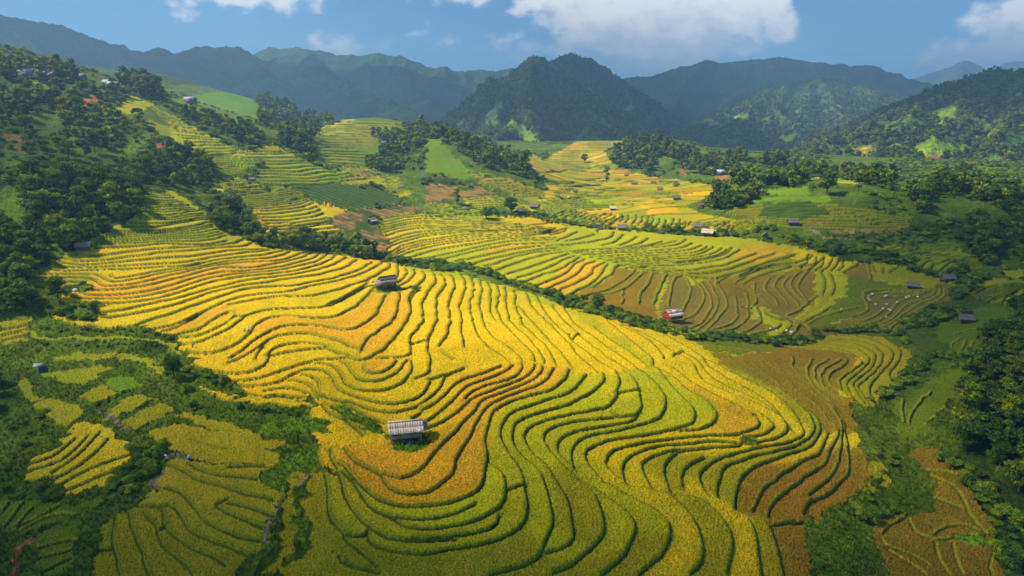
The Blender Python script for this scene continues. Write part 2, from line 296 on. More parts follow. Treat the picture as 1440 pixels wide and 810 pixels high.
hA = "G 700,465 850,460 1000,448 1140,440 1300,432 1370,410 1410,400"; hM = "G 1000,535 1200,520 1440,515 1590,495 1675,470 1685,445"; hZ = "G 1140,590 1300,602 1440,612 1560,642 1680,635 1800,600 1930,562 2010,530 2090,505 2150,490"
strip(5, hA, hM, ends=True, **vkw); strip(2, hM, "G 1050,560 1250,560 1440,555 1640,525 1750,490 1800,460", ends=False, **vkw); strip(2, "G 1050,560 1250,560 1440,555 1640,525 1750,490 1800,460", hZ, ends=True, **vkw)
hZ2 = "G 1660,640 1800,635 1900,585 2050,545 2180,530 2250,510"
strip(2, "G 1800,600 1930,562 2010,530 2090,505 2150,490", "G 1800,650 1850,620 2000,560 2200,590 2300,590 2400,560 2440,510", **vkw)
for x0, y0, x1, y1 in [(2180,570,2240,490),(2230,585,2290,500),(2270,590,2340,500),(2320,590,2390,505),(2370,590,2430,515),(2420,585,2460,530)]: ln(f"G {x0},{y0} {(x0+x1)/2+20},{(y0+y1)/2+12} {x1},{y1}", **vkw)
vb = dict(h=.5, w=3.0, r=.26)
ln("F 0,45 20,0 H 50,760 65,690 30,640", **vb); strip(1, "F -30,110 20,80 50,760", "F 0,100 70,70 120,20 H 150,760 130,700 70,640") if 0 else None
L2 = "F 0,95 70,65 120,20 H 150,760 130,700 70,640"; L3 = "F 110,185 230,80 280,20 H 290,770 240,700 225,640"; L4 = "F 280,165 340,140 430,80 420,30 H 430,790 410,740"
ln("F 45,150 130,110 180,40 H 190,770 170,720 120,660", **vb); ln(L2, **vb); ln(L3, **vb); strip(1, "F 45,150 130,110 180,40 H 190,770 170,720 120,660", L3, **vb); ln("F 200,150 330,110 360,60 350,0 H 340,760", **vb); ln(L4, **vb)
ln("F 330,190 470,130 510,90 490,40 470,0", **vb); ln("F 390,195 500,170 600,150 630,120", **vb); ln("F 520,30 560,80 640,90", **vb); ln("F 455,0 480,-60 H 420,700",**vb)
for s in ["H 610,800 600,760 530,720 520,680 560,640","H 670,800 650,760 590,710 580,670 630,630","H 740,810 720,770 650,720 640,660 690,625","H 800,800 760,770 690,710 690,650 740,600","H 800,780 740,710 750,650 810,580","H 560,810 500,770 450,700 470,670",
 "H 890,750 915,660 880,600","H 950,750 970,660 940,610","H 340,670 355,650 400,620","H 390,670 430,640 560,600 690,560","H 230,700 225,650 300,620"]: ln(s, **vb)
for s in ["F 660,70 740,30 850,-60","F 800,110 900,60 990,40 1130,10","F 770,100 920,30 930,20","F 660,70 700,100 690,130","F 720,150 760,110 790,150","F 580,215 640,180 690,120","F 640,225 700,190 740,130"]: ln(s, **vb)
for s in ["S 0,562 200,550 300,490 400,420","S 0,605 250,590 400,530 490,450","S 0,640 300,625 480,560 560,460 640,420 660,350 760,310 1000,240 1050,200 1060,100","S 30,668 350,640 500,590 610,480 730,420 770,360 900,320 1080,250 1110,200 1100,100",
 "S 480,660 560,560 640,500 700,490 800,420 1000,340 1150,290 1180,240 1160,150","S 220,245 280,205 500,190 830,195","S 410,260 550,240 750,240 900,220 950,180 1040,150","S 480,430 550,370 580,310 680,270 800,245","S 170,320 20,262","S 0,500 200,440 230,400 190,330 110,240 120,205 200,180 300,168"]: ln(s, **vb)
ln("Q 290,600 340,575 400,545", **vb); ln("Q 480,640 470,590 455,545", **vb); ln("Q 500,600 490,560", **vb); ln("Q 555,610 548,570", **vb); ln("Q 590,600 640,575", **vb); ln("Q 440,730 470,715 560,712 830,720", **vb)
# right-hand terraces
vr = dict(h=.8, w=4.0, r=.32)
strip(7, "Q 460,470 560,470 620,440 665,418", "Q 900,600 950,540 1060,520 1150,540", ends=True, **vr); strip(3, "Q 700,455 800,425 970,412", "Q 720,500 860,465 1010,455", ends=True, **vr); strip(3,"Q 960,520 1100,500 1130,520","Q 990,580 1080,575 1170,555",ends=True,**vr)
strip(4, "Q 1000,690 1030,690 1060,670", "Q 1110,745 1150,725 1190,705", ends=True, **vr); strip(5, "Q 1130,745 1200,690 1330,685", "Q 1180,800 1300,760 1390,705 1440,680", ends=True, **vr); ln("Q 1300,810 1330,740 1395,710", **vr)
for s in ["O 980,265 1000,245 1040,210","O 1045,290 1060,250 1075,220","O 1110,330 1110,270 1130,230","O 1000,180 1100,150 1200,150"]: ln(s, h=.3, w=2.5, r=.25)
for s in ["O 725,745 735,670 780,620 830,590 865,550","O 690,745 665,700 680,640 690,600","O 835,760 880,710 940,660 990,600"]: ln(s, h=.5, w=3, r=.25)
for s in ["N 810,145 930,150 1060,180","N 840,170 960,220 1030,260 1050,330 1060,400 1130,480 1200,545","N 870,330 1000,355 1050,380","N 990,215 980,230 860,215","N 860,590 1050,560 1190,545","N 870,590 880,680 960,800","N 990,600 1000,680 1050,800","N 530,570 560,640 700,720 800,790","N 540,620 680,660 830,740","N 1240,680 1225,760 1250,810","N 700,430 760,560 860,580","N 860,550 960,480 1080,475 1170,530","N 540,550 620,480 680,440"]: ln(s, h=.3, w=2.5, r=.22)
for s in ["K 0,640 0,641"]: pass
# far terraces: left spur, mid valley, knolls
f1 = dict(h=1.0, w=5.0, r=.5)
strip(13, "T 60,110 130,150 240,215", "T 480,545 700,520 860,510", ends=True, **f1); strip(11, "T 500,545 700,525 1010,580", "T 640,740 800,705 880,690", ends=True, **f1)
strip(9, "T 880,500 1000,500 1180,500", "T 900,765 1100,770 1440,780 1900,730", ends=True, **f1); strip(4,"T 640,745 800,740","T 640,800 1000,800",ends=True,**f1)
strip(8, "B 150,195 300,190 480,165 525,135", "B 300,370 470,365 600,350 710,338", ends=True, h=.9, w=5, r=.55); strip(6, "B 50,95 300,85 490,70", "B 150,185 350,172 500,135", ends=True, **f1)
strip(5, "B 0,45 130,55 250,60", "B 60,110 150,95 270,80", ends=True, **f1)
strip(5, "U 420,190 600,190 1000,210", "U 240,300 480,310 640,310", ends=True, **f1); strip(8, "U 290,330 740,330", "U 350,550 640,570", ends=True, **f1)
strip(6,"U 720,560 760,610 780,650","U 400,560 440,620 470,690",ends=True,**f1); strip(7, "U 800,640 1000,680", "U 900,780 1000,800", ends=True, **f1)
strip(8, "V 350,440 530,435", "V 780,640 990,630", ends=True, **f1); strip(7, "V 330,650 480,640 640,660", "V 460,790 700,770 850,740", ends=True, **f1); strip(8, "V 390,500 480,520 570,590", "V 700,640 850,700 880,720", ends=True, **f1)
strip(9, "V 0,700 100,705 250,720", "V 0,800 250,800 480,790", ends=True, **f1)
strip(14, "V 880,700 960,730 1000,790", "V 1250,640 1330,690 1400,740", ends=True, **f1)
for i in range(12):
    y = 262+i*34; x = 560+_sr.uniform(-60, 200); ln(f"G {x},{y*.42+20} {x+150},{y*.42+26} {x+260},{y*.42+18}", **f1)
strip(9, "G 560,240 640,235 700,210", "G 900,330 960,300 1060,250", ends=True, **f1); strip(9, "G 1040,280 1065,255 1060,235", "G 1420,340 1450,310 1460,270", ends=True, **f1)
strip(7, "H 0,290 20,300 50,285", "H 310,330 350,290 550,290", ends=True, **f1); strip(6,"H 200,330 400,300 540,305","H 380,370 420,350 460,335",ends=True,**f1)
for i in range(26):
    u, v = 770+_sr.uniform(0, 190), 222+_sr.uniform(0, 62); 
    ln(f"{u},{v} {u+9},{v+1.2} {u+20},{v+_sr.uniform(-1,2)}", **f1)

strip(7, "H 230,215 520,170 900,165", "H 300,240 700,320 1300,335 1440,320", ends=True, h=1.2, w=5, r=.6); strip(3, "H 960,200 1250,215 1440,250", "H 940,260 1300,300 1440,300", ends=True, h=1.2, w=5, r=.6); strip(4, "H 560,370 900,385 1440,395", "H 720,420 1000,430 1440,420", ends=True, h=1, w=4, r=.5)
for i in range(40):
    u, v = 765+_sr.uniform(0, 180), 226+_sr.uniform(0, 60)**1.0; l = 10+_sr.uniform(0, 22)*(v-200)/60
    ln(f"{u},{v} {u+l*.5},{v+_sr.uniform(-.5,1.4)} {u+l},{v+_sr.uniform(-2,1.5)}", **f1)
# ------------------------------------------------------------------ land cover polygons, later ones on top
PAL = dict(gold=(.62,.425,.004), orange=(.61,.335,.010), lime=(.42,.385,.004), olive=(.32,.275,.004), brown=(.255,.150,.008), stub=(.215,.150,.022), deep=(.150,.175,.004), dry=(.30,.17,.05),
           grass=(.098,.142,.005), lush=(.135,.215,.006), dark=(.048,.078,.005), corn=(.065,.115,.010), soil=(.36,.15,.05), path=(.28,.20,.11), moss=(.105,.115,.005), flat=(.46,.37,.006), bright=(.17,.25,.008))
COVER = []                       # (zone or '' for bare ground, colour, polygon)
def cv(zone, col, s): COVER.append((zone, col, P(s)))
cv('','grass', "0,480 60,440 130,490 260,540 330,600 420,610 440,690 400,800 340,1000 -60,1000"); cv('','grass', "1130,590 1215,590 1300,520 1330,480 1360,600 1340,690 1440,800 1440,1000 1130,1000"); cv('spur','gold', "206,265 232,268 250,274 271,286 288,301 298,314 317,330 338,335 353,341 369,348 393,350 418,352 444,354 480,360 502,364 520,365 547,370 564,374 587,379 609,381 640,384 662,390 684,396 713,403 742,413 760,418 778,426 793,431 811,437 840,444 862,451 884,459 918,466 960,474 F 100,230 300,225 600,260 760,255 910,210 920,190 1000,178 1130,178 1260,200 1350,245 1420,270 1440,300 1430,350 1380,420 1340,485 1290,490 1225,530 1230,600 1215,645 1170,655 1090,615 1050,630 1080,700 1095,770 1085,810 M 1120,0 1160,80 1170,170 1140,260 1050,330 900,380 880,440 850,470 830,470 790,430 760,430 770,520 790,640 820,810 880,1200 J 350,1200 350,830 360,770 440,660 530,690 500,600 480,480 470,380 520,270 525,160 610,150 565,80 560,0 D 530,660 520,650 560,625 570,600 510,560 500,585 380,578 250,570 220,575 120,560 70,500 0,480 C 1440,440 1300,415 1210,385 1240,350 1270,340 1180,300 1150,270 1140,240 1130,190 1000,160 880,130 700,135 500,115 350,90 300,40 290,20 430,10 630,20 A 690,800 480,795 430,805 385,770 390,745 430,735 520,700 560,665 440,690 310,715 260,715 205,690 205,620 300,570 400,490 500,455 600,440 560,395 680,355 770,300 870,240 910,170 925,75")
cv('spur','lime', "A 925,65 1045,80 1130,105 1220,160 1300,230 1340,290 1430,355 1440,400 1390,410 1320,432 1120,430 1000,418 900,435 600,440 560,395 680,355 770,300 870,240 910,170")
cv('spur','gold', "A 868,258 960,268 1080,270 1200,250 1302,235 1300,228 1200,240 1000,258 870,250"); cv('spur','orange',"A 930,80 1040,90 1050,105 940,100")
cv('spur','olive', "A 200,620 300,570 400,490 480,470 470,500 340,560 260,610 560,615 640,640 540,665 205,695")
cv('spur','orange', "A 560,690 900,640 1200,590 1440,545 B 0,555 330,500 420,480 300,570 80,640 0,640 A 1440,615 1100,715 850,765 500,780 430,740 530,735")
cv('spur','orange', "C 1000,150 1250,60 1440,-40 1440,60 1250,160 1130,190")
cv('spur','orange', "D 0,340 180,215 155,150 190,105 350,75 620,85 760,40 820,0 B 935,690 1000,735 1100,720 1180,720 1145,765 D 1160,0 1162,50 1140,100 1080,170 1030,245 960,305 900,340 845,300 780,265 700,225 520,178 420,173 320,185 230,225 130,310 0,360")
cv('spur','orange', "D 845,365 855,410 890,440 960,440 1030,405 1080,350 945,330")
cv('spur','orange', "E 0,430 290,385 430,365 710,400 725,430 620,540 520,570 290,630 205,740 190,810 K 190,-20 208,125 200,190 160,270 100,318 0,345 J 1440,345 1130,390 1040,380 950,340 870,265 760,140 700,95 720,0 860,10 1200,-40 1440,-160 E 0,600")
cv('spur','olive', "D 820,800 590,620 730,615 1000,752 1000,800") ; cv('','lush',"D 640,625 730,625 870,705 990,760 1000,810 900,810 760,725 690,690")
cv('spur','lime', "E 725,410 830,440 960,430 1020,425 1140,390 1250,390 1440,520 R 860,90 920,140 940,190 930,245 870,285 705,290 450,335 300,350 180,385 100,450 90,475 130,560 250,640 K 880,160 1000,280 1200,360 1380,500 1385,560 1150,810 900,1000 J 400,1000 360,770 440,660 480,480 520,270 525,160 700,150 870,265 950,340 1040,380 1130,390 1250,382 1440,345 K 100,318 160,270 200,190 208,125 190,-20 E 205,740 310,620 520,565 625,530")
cv('spur','olive', "J 350,900 360,770 440,660 480,480 520,270 525,160 610,160 650,430 740,570 860,570 1050,600 1440,640 K 240,600 430,500 560,600 570,690 780,720 1100,640 1150,530 1385,560 1150,900")
cv('spur','olive', "K 630,450 620,140 540,70 700,150 780,210 900,290 960,480 890,640 775,590")
cv('spur','gold', "J 700,150 790,210 960,430 1200,462 1330,530 1440,575 1150,590 1050,600 880,510 790,410 720,240")
cv('spur','gold', "R 705,290 870,285 930,245 940,190 920,140 860,90 700,0 F 0,510 -40,420 0,200 190,300 240,370 460,490 520,590 600,650 680,740 R 1395,300 1350,340 1160,390 900,400 690,430 550,450 400,520 330,640 240,560 110,470 180,385 450,335")
cv('spur','orange', "R 760,50 860,90 940,150 940,240 880,290 1090,325 1215,260 1200,220 1040,130 780,0")
cv('spur','olive', "R 600,640 470,540 500,480 690,435 920,470 1250,400 1440,380 1440,450 1220,500 1130,550 1070,610 1045,780 860,700")
cv('spur','gold', "M 0,340 60,400 140,560 130,700 40,810 -200,1000 K 1150,900 1330,650 1385,560 1320,420 1190,255")
cv('spur','olive', "M 40,810 140,600 100,480 0,340 0,300 130,320 280,460 325,580 320,700 260,820 200,1000 0,1000")
cv('spur','gold', "M 300,350 230,325 0,290 -20,180 100,200 220,320 330,380 440,460 470,600 500,810 280,810 330,640 300,480")
cv('spur','olive', "M 440,440 540,455 600,600 640,810 640,1100 400,1100 490,810 470,600")
cv('spur','brown', "M 330,385 330,290 370,180 450,120 560,85 600,120 820,60 890,0 1120,0 1160,80 1170,170 1140,260 1050,330 900,380 880,440 850,470 790,430 760,430 770,520 790,640 820,810 860,1200 640,1200 640,810 550,450 440,440")
cv('spur','brown', "F 190,305 340,320 560,300 610,260 760,258 1000,290 1100,330 1090,390 990,470 1000,540 1090,615 1050,630 1080,700 1095,780 1085,810 1000,810 840,800 700,670 560,560 460,490 330,430 240,370")
cv('spur','olive', "F 240,370 330,430 560,560 720,680 840,800 900,810 760,640 640,560 480,480") 
cv('spur','olive', "F 610,262 760,255 910,210 920,190 1000,178 1130,178 1260,200 1350,245 1440,290 1430,350 1340,485 1225,530 1215,645 1170,655 1100,590 1000,530 1000,470 1130,390 1130,330 1000,290 760,275")
cv('spur','deep', "F 0,205 100,230 300,225 600,260 600,290 350,315 180,300 60,230"); cv('spur','lime', "E 690,10 770,30 900,65 950,140 1040,200 1150,280 1250,370 1250,390 1180,350 1100,290 960,210 850,150 780,90")
cv('spur','lime', "B 1150,560 1440,610 1440,640 1300,610 1150,580") ; cv('spur','lime', "G 0,595 100,630 330,690 540,755 650,805 650,840 400,740 100,665 0,640")
cv('island','olive', "M 1170,80 1220,78 1280,120 1305,180 1290,250 1200,295 1150,280 1180,200")
cv('','grass', "C 320,20 360,70 450,95 580,105 620,90 620,30 690,-5 560,-30 430,-10"); cv('','lush', "A 500,690 560,675 580,715 530,735 490,730"); cv('','lush',"R 1070,375 1140,360 1160,395 1080,400"); cv('','lush',"R 1150,190 1190,185 1205,205 1170,215")
cv('','lush',"B 1160,690 1200,682 1222,700 1190,720 1150,715"); cv('','lush',"B 1060,690 1100,700 1085,730 1010,735 930,725 935,690")
cv('','lush', "542,614 552,606 598,610 606,622 596,634 562,636 546,630")
# bottom left plots
for z, c, s in [('plots','olive',"C 262,425 560,390 730,385 700,410 510,515 290,455"),('plots','olive',"C 100,500 160,460 200,480 210,550 270,580 200,630 130,570"),('plots','olive',"C 215,640 290,590 400,605 520,660 480,720 420,765 300,700"),
 ('plots','olive',"C 500,590 640,500 740,555 610,620"),('plots','lush',"C 655,490 760,440 880,450 890,520 750,555"),('plots','olive',"C 655,660 880,560 1000,585 960,610 720,720"),('plots','olive',"C 750,735 1000,615 1115,640 1100,670 860,790"),
 ('plots','gold',"C 430,800 500,730 560,735 690,795 I 760,-50 860,-10 810,60 775,160 790,175 740,230 440,310 390,250 330,190 150,190 190,90 280,40 380,-20 430,-90"),
 ('plots','olive',"C 0,80 190,75 180,160 160,230 0,250"),('plots','olive',"C 190,130 230,190 300,205 500,195 850,200 1090,240 1150,320 1080,290 1050,250 850,217 500,217 280,227 190,207"),
 ('plots','olive',"C 330,330 500,305 740,305 750,340 340,350"),('plots','deep',"C 180,300 350,295 300,340 220,330"),('plots','olive',"C 750,315 870,315 1000,370 1030,430 990,430 950,380 870,347 750,340"),
 ('plots','olive',"C 1100,705 1180,685 1450,745 1600,800 1700,850 1830,880 1840,905 1700,920 1500,840 1250,750"),('plots','olive',"C 950,800 1100,755 1300,785 1500,830 1700,910 1765,960 1745,1010 1500,1015 1300,985 1150,950 960,830"),
 ('plots','olive',"I 1040,105 1080,68 1180,85 1440,115 J 230,120 190,195 345,300 310,340 310,400 280,440 240,510 200,600 200,690 170,720 60,810 0,1000 I 540,1000 590,700 660,470 740,420 830,400 890,385 900,340 1000,280 990,200 1040,140"),
 ('plots','deep',"I 0,350 50,345 150,345 280,335 370,360 530,400 520,430 380,470 150,545 20,520 0,500"),('plots','deep',"I 465,370 660,315 655,350 560,395 490,385"),
 ('plots','deep',"I 230,570 280,530 450,500 490,520 470,580 465,605 440,640 460,650 455,690 450,730 360,830 260,830 240,720 240,620"),
 ('plots','olive',"J 430,150 460,160 475,230 430,340 425,500 430,620 380,730 330,850 150,850 270,720 300,620 340,480 370,330 370,290 410,200"),
 ('plots','gold',"C 1250,515 1340,545 1440,560 D 200,580 400,585 530,625 500,640 350,620 200,625 30,605 C 1380,580")]: cv(z, c, s)
cv('','path',"I 1005,0 1045,60 1180,70 1190,85 1040,80 1000,20"); cv('','path',"C 590,640 610,640 760,740 850,795 840,805 730,745"); cv('','path',"I 1030,120 1045,130 1000,200 1020,270 960,240 965,200")
cv('','soil',"I 50,830 80,700 130,590 230,560 150,650 100,830"); cv('','path',"J 350,300 365,320 300,480 240,600 260,680 210,660 225,560 300,420"); cv('','path', "J 460,140 490,180 500,260 470,260")
cv('','lush',"J 200,190 340,60 520,0 560,60 600,140 520,160 500,210 450,140 390,230 345,280"); cv('','lush',"J 440,400 490,500 500,640 440,640 425,500"); cv('','lush',"D 170,740 520,670 640,740 660,810 200,810")
# valley floor across the stream
cv('valley','lime', "B 950,258 1180,225 1320,215 1440,235 G 170,240 400,255 500,250 600,285 760,310 900,320 1030,330 1200,345 1440,370 H 180,375 330,375 500,400 700,430 900,480 1000,520 1140,535 1340,550 1440,600 Q 900,650 880,700 1040,640 H 1600,700 S 1240,90 1210,190 1220,280 1100,330 900,370 700,520 570,690 0,660 -150,640 F 820,210 770,240 580,220 440,210 300,190 60,190 -60,160 E 1300,110 1140,80 1000,45 930,20 850,0 G 780,795 690,760 560,715 490,695 420,690 330,635 200,600 120,545 0,545 B 1440,540 1300,530 1060,515 990,495 1050,430 1030,390 980,360 990,330 940,300")
cv('valley','gold', "B 990,345 1200,300 1440,310 G 150,300 260,270 400,255 500,250 600,285 700,325 640,380 480,385 200,388 0,440 B 1250,440 1060,515 1000,490")
cv('valley','gold', "B 1100,250 1320,215 1440,240 G 60,260 0,320 B 1300,330 1150,320"); cv('valley','orange', "G 480,270 590,275 600,290 500,300 340,280"); cv('valley','orange', "G 600,320 700,330 690,365 600,370 520,350")
cv('valley','orange', "G 200,460 300,430 560,415 600,425 330,460 170,485")
cv('valley','orange', "G 820,515 880,530 950,545 940,605 870,650 740,700 690,760 560,715 490,695 640,640 640,590 750,540"); cv('valley','deep', "G 780,715 860,690 870,720 800,760")
cv('valley','brown', "G 1010,560 1140,590 1250,600 1345,605 1280,740 1260,810 E 1300,110 850,0 G 690,760 860,690 1000,620")
cv('valley','stub', "G 1345,605 1440,612 H 60,690 150,640 300,770 420,740 430,800 F 430,80 500,100 600,150 500,190 60,190 E 1300,110 F -140,-10 H -120,740")
cv('valley','olive', "H 0,600 300,560 690,450 900,490 1000,540 840,590 700,570 440,680 420,740 300,770 150,640 60,640")
cv('valley','orange', "H 330,440 560,420 690,455 640,500 500,540 330,520"); cv('valley','gold',"H 690,450 800,470 1040,530 950,590 830,570 720,550")
cv('valley','brown', "H 150,640 440,630 640,610 720,570 690,620 440,690 480,760 560,800 640,840 600,870 520,820 300,770")
cv('valley','stub', "H 450,680 600,640 690,620 720,580 810,570 840,610 830,700 860,790 820,870 700,930 560,850 480,760"); cv('valley','lime', "H 840,590 930,590 1020,650 1035,780 900,810 720,920 700,900 830,800 840,700")
cv('valley','deep', "Q 315,680 330,640 230,620 480,650 700,690 880,700 830,718 560,715 440,730 420,760 470,800 O 470,0 470,40 140,130 40,120 220,20 250,-40 Q 315,760"); 
cv('valley','stub', "Q 290,600 340,575 400,545 470,540 480,600 500,645 330,640"); cv('valley','olive', "Q 470,540 600,550 760,600 915,650 885,700 700,680 500,645 480,600")
cv('valley','stub', "S 110,230 150,195 300,170 500,190 830,195 960,150 1040,140 1060,95 1150,60 1240,90 1210,190 1220,280 1100,330 900,370 700,520 570,690 0,660 -150,690 F 820,210 700,230 600,210 690,120 770,100 S -200,590 0,500 200,440 230,400 170,320 20,260")
cv('valley','olive', "F 740,100 760,60 850,-10 880,-70 930,-80 930,-20 800,80")
cv('side','olive', "Q 445,458 560,430 665,415 640,440 970,408 1030,450 1100,490 1180,560 1060,580 910,600 620,485"); cv('side','olive', "Q 1200,645 1440,645 1440,740 1340,760 1330,810 1160,770 1100,750 1000,700 970,670 1090,690"); cv('side','lime', "Q 1290,590 1440,578 1440,635 1360,635")
cv('side','deep', "O 870,170 930,100 1040,120 1110,130 1110,20 1340,0 1340,60 1330,110 1200,120 1150,170 1190,330 1120,350 980,265 900,210"); cv('side','deep', "O 620,590 690,600 740,560 860,470 900,440 1060,380 1080,440 990,600 840,740 830,830 690,830 620,700")
cv('side','moss', "O 700,210 860,200 960,270 760,290")
cv('gully','brown', "N 700,0 850,10 970,130 1070,180 1200,390 1270,520 1280,620 1240,680 1260,740 1330,830 600,830 540,760 530,650 440,530 560,460 680,410 700,440 870,400 880,250 810,150 690,60")
cv('gully','moss', "N 690,440 850,410 930,460 1140,470 1200,540 860,580 700,530"); cv('','lush', "N 955,555 1190,550 1230,620 1200,640 1060,600"); cv('gully','olive',"N 1365,700 1440,680 1440,810 1380,790")
# far fields
cv('far','lime', "T 0,60 90,90 320,240 500,340 800,480 1010,580 880,700 780,720 620,700 600,620 480,540 270,450 250,370 100,350 50,230 0,130"); cv('far','gold', "T 620,745 880,735 1080,800 1000,830 600,830")
cv('far','olive', "T 860,500 1100,430 1180,480 1440,610 1560,650 1760,640 1960,720 1940,770 1440,790 900,770 1040,600"); cv('far','olive', "T 480,540 700,525 860,690 640,730")
cv('far','gold', "B 150,190 480,150 520,130 560,160 755,205 700,250 590,280 720,335 560,360 300,372 140,270"); cv('far','lush', "B 30,120 60,80 250,50 300,50 420,80 500,120 480,150 150,188 60,160"); cv('far','gold', "B 0,40 200,45 270,80 100,100 50,70 0,55")
cv('corn','corn', "B 350,25 500,30 700,30 1000,90 1110,130 1100,170 760,208 560,155 500,110"); cv('corn','dry', "B 600,280 760,210 1080,180 1260,195 1180,222 950,262 890,262 980,360 1050,430 990,490 760,420 720,335")
cv('far','deep', "U 240,290 480,150 740,150 1000,180 1020,220 960,290 740,300 880,420 700,420 240,420"); cv('far','lime', "U 240,290 480,150 600,150 560,220 620,300 450,310"); cv('far','lush', "U 240,425 880,415 880,450 720,500 640,590 480,560 480,470 250,470"); cv('far','olive', "U 260,480 590,470 560,540 350,560")
cv('far','lime', "U 480,570 700,570 830,640 960,660 1010,740 1100,790 980,830 780,700 560,690 430,600"); cv('corn','dry', "U 560,600 700,610 830,640 700,660"); cv('corn','dry', "V 0,530 230,560 480,560 600,640 330,650 200,660 0,690")
cv('far','olive', "V 340,440 520,432 1010,600 950,650 800,640 500,520"); cv('far','deep', "V 480,520 560,490 760,540 990,600 960,640 840,640 760,600"); cv('far','olive', "V 380,500 480,520 780,630 960,650 1000,700 860,690 640,620")
cv('far','lime', "V 320,660 480,640 640,650 860,720 880,760 780,780 640,700 480,760 330,700"); cv('far','lime', "V 0,700 100,700 480,770 480,810 0,810")
cv('far','lush', "T 230,60 620,0 850,0 990,120 1000,240 880,280 700,250 480,190 270,110"); cv('far','grass', "L 950,390 1110,270 1240,320 1440,400 1440,560 1240,470")
cv('far','lime', "L 950,390 1110,270 1240,320 1300,340 1150,430 1000,420"); cv('far','olive', "L 1240,470 1440,540 1440,620 1300,600"); cv('','lush',"L 0,690 150,740 330,810 0,1000"); cv('','dry', "L 10,580 120,590 250,650 250,760 150,740 60,690"); cv('','dry', "L 720,620 880,560 1020,555 960,640"); cv('','soil', "L 690,300 790,280 870,310 690,360 680,340"); cv('','soil', "T -40,540 0,545 60,560 120,600 0,620"); cv('','soil', "T 250,620 350,590 350,660 300,710 240,680"); cv('','soil', "T 60,455 260,435 260,470 100,475")
cv('flats','flat', "745,215 765,225 800,205 830,190 870,180 880,195 850,215 870,235 905,247 960,255 1010,262 1005,275 965,290 985,300 1075,316 1050,330 985,325 960,322 875,320 800,312 770,303 740,296 765,275 770,262 760,245 740,240")
cv('flats','olive', "W 180,100 350,100 400,160 320,240 160,230"); cv('flats','olive', "W -60,260 0,220 200,400 100,440 -60,400"); cv('flats','lime', "G 560,255 640,200 760,230 820,240 720,290"); cv('flats','lime', "W 0,540 300,550 420,700 200,740 0,640"); cv('flats','deep', "W 380,700 610,700 500,720"); cv('flats','gold', "W 560,710 800,700 830,730 600,740"); cv('flats','olive', "W 300,560 900,600 950,640 700,650 400,640")
cv('','soil', "W 925,400 960,410 1030,460 960,450"); cv('','dry', "X 20,470 90,450 170,470 150,540 40,510"); cv('far','bright', "X 420,590 560,575 820,560 820,630 520,625"); cv('far','bright', "X 400,650 700,630 1010,640 1010,700 700,670 240,720"); cv('corn','corn', "H 520,165 800,150 940,230 780,260 480,250"); cv('far','grass', "H 230,215 520,150 950,160 1250,210 1440,245 1440,330 1300,340 700,325 400,260"); cv('corn','corn', "H 520,165 800,150 940,230 780,260 480,250"); cv('far','bright', "X 820,475 950,480 1270,520 1130,525"); cv('far','lime', "X 1030,490 1250,520 1240,540 1040,520"); cv('','grass', "Y 650,640 780,635 1160,690 1250,800 640,810")
cv('','path', "H 765,315 830,330 930,375 1000,383 1120,380 1120,388 1000,390 900,380 780,325"); cv('','soil', "H 790,280 880,285 870,300 800,300"); cv('','dry', "Q 210,330 640,325 690,300 690,312 640,340 350,350 210,340")

cv('','lush', "L 560,700 640,600 700,640 620,760"); cv('','lush', "L 250,150 420,180 400,230 330,230"); cv('','grass', "L 330,480 420,460 470,640 380,680 270,560"); cv('','lush', "L 560,580 650,530 640,560 600,610"); cv('','grass', "L 1050,620 1240,520 1280,580 1120,700"); cv('','lush', "L 1100,690 1220,640 1280,590 1290,640 1150,740 1010,800 980,760")
cv('','lush', "A 10,60 130,60 110,150 180,220 320,280 100,290 0,250"); cv('','lush', "L 380,900 520,850 640,900 900,960 700,1000 480,960 300,950"); cv('','lush', "A 330,420 470,370 400,480 300,520"); cv('far','lush', "V 20,160 90,150 200,260 350,420 380,480 330,500 200,480 60,450 0,420 0,230")
# ------------------------------------------------------------------ materials
def newmat(name):
    m = bpy.data.materials.new(name); m.use_nodes = True; nt = m.node_tree; nt.nodes.clear()
    out = nt.nodes.new('ShaderNodeOutputMaterial'); b = nt.nodes.new('ShaderNodeBsdfPrincipled')
    nt.links.new(b.outputs[0], out.inputs[0]); b.inputs['Specular IOR Level'].default_value = .06; b.inputs['Roughness'].default_value = .85
    return m, nt, b
def node(nt, t, **k):
    n = nt.nodes.new(t)
    for a, v in k.items():
        if a in n.inputs.keys(): n.inputs[a].default_value = v
        else: setattr(n, a, v)
    return n
def mixc(nt, a, b, f, mode='MIX'):
    m = nt.nodes.new('ShaderNodeMix'); m.data_type = 'RGBA'; m.blend_type = mode
    for s, v in ((m.inputs['A'], a), (m.inputs['B'], b), (m.inputs['Factor'], f)):
        if hasattr(v, 'is_output'): nt.links.new(v, s)
        elif isinstance(v, (int, float)): s.default_value = v
        else: s.default_value = (*v, 1)
    return m.outputs['Result']
def ramp(nt, src, stops):
    r = nt.nodes.new('ShaderNodeValToRGB'); nt.links.new(src, r.inputs[0]); e = r.color_ramp.elements
    while len(e) < len(stops): e.new(.5)
    for el, (p, c) in zip(e, stops): el.position = p; el.color = (*c, 1) if not isinstance(c, (int, float)) else (c, c, c, 1)
    return r.outputs[0]
def noise(nt, scale, detail=3, rough=.6, vec=None):
    n = node(nt, 'ShaderNodeTexNoise', Scale=scale, Detail=detail, Roughness=rough)
    if vec is None:
        g = nt.nodes.new('ShaderNodeNewGeometry'); vec = g.outputs['Position']
    nt.links.new(vec, n.inputs['Vector']); return n.outputs['Fac']
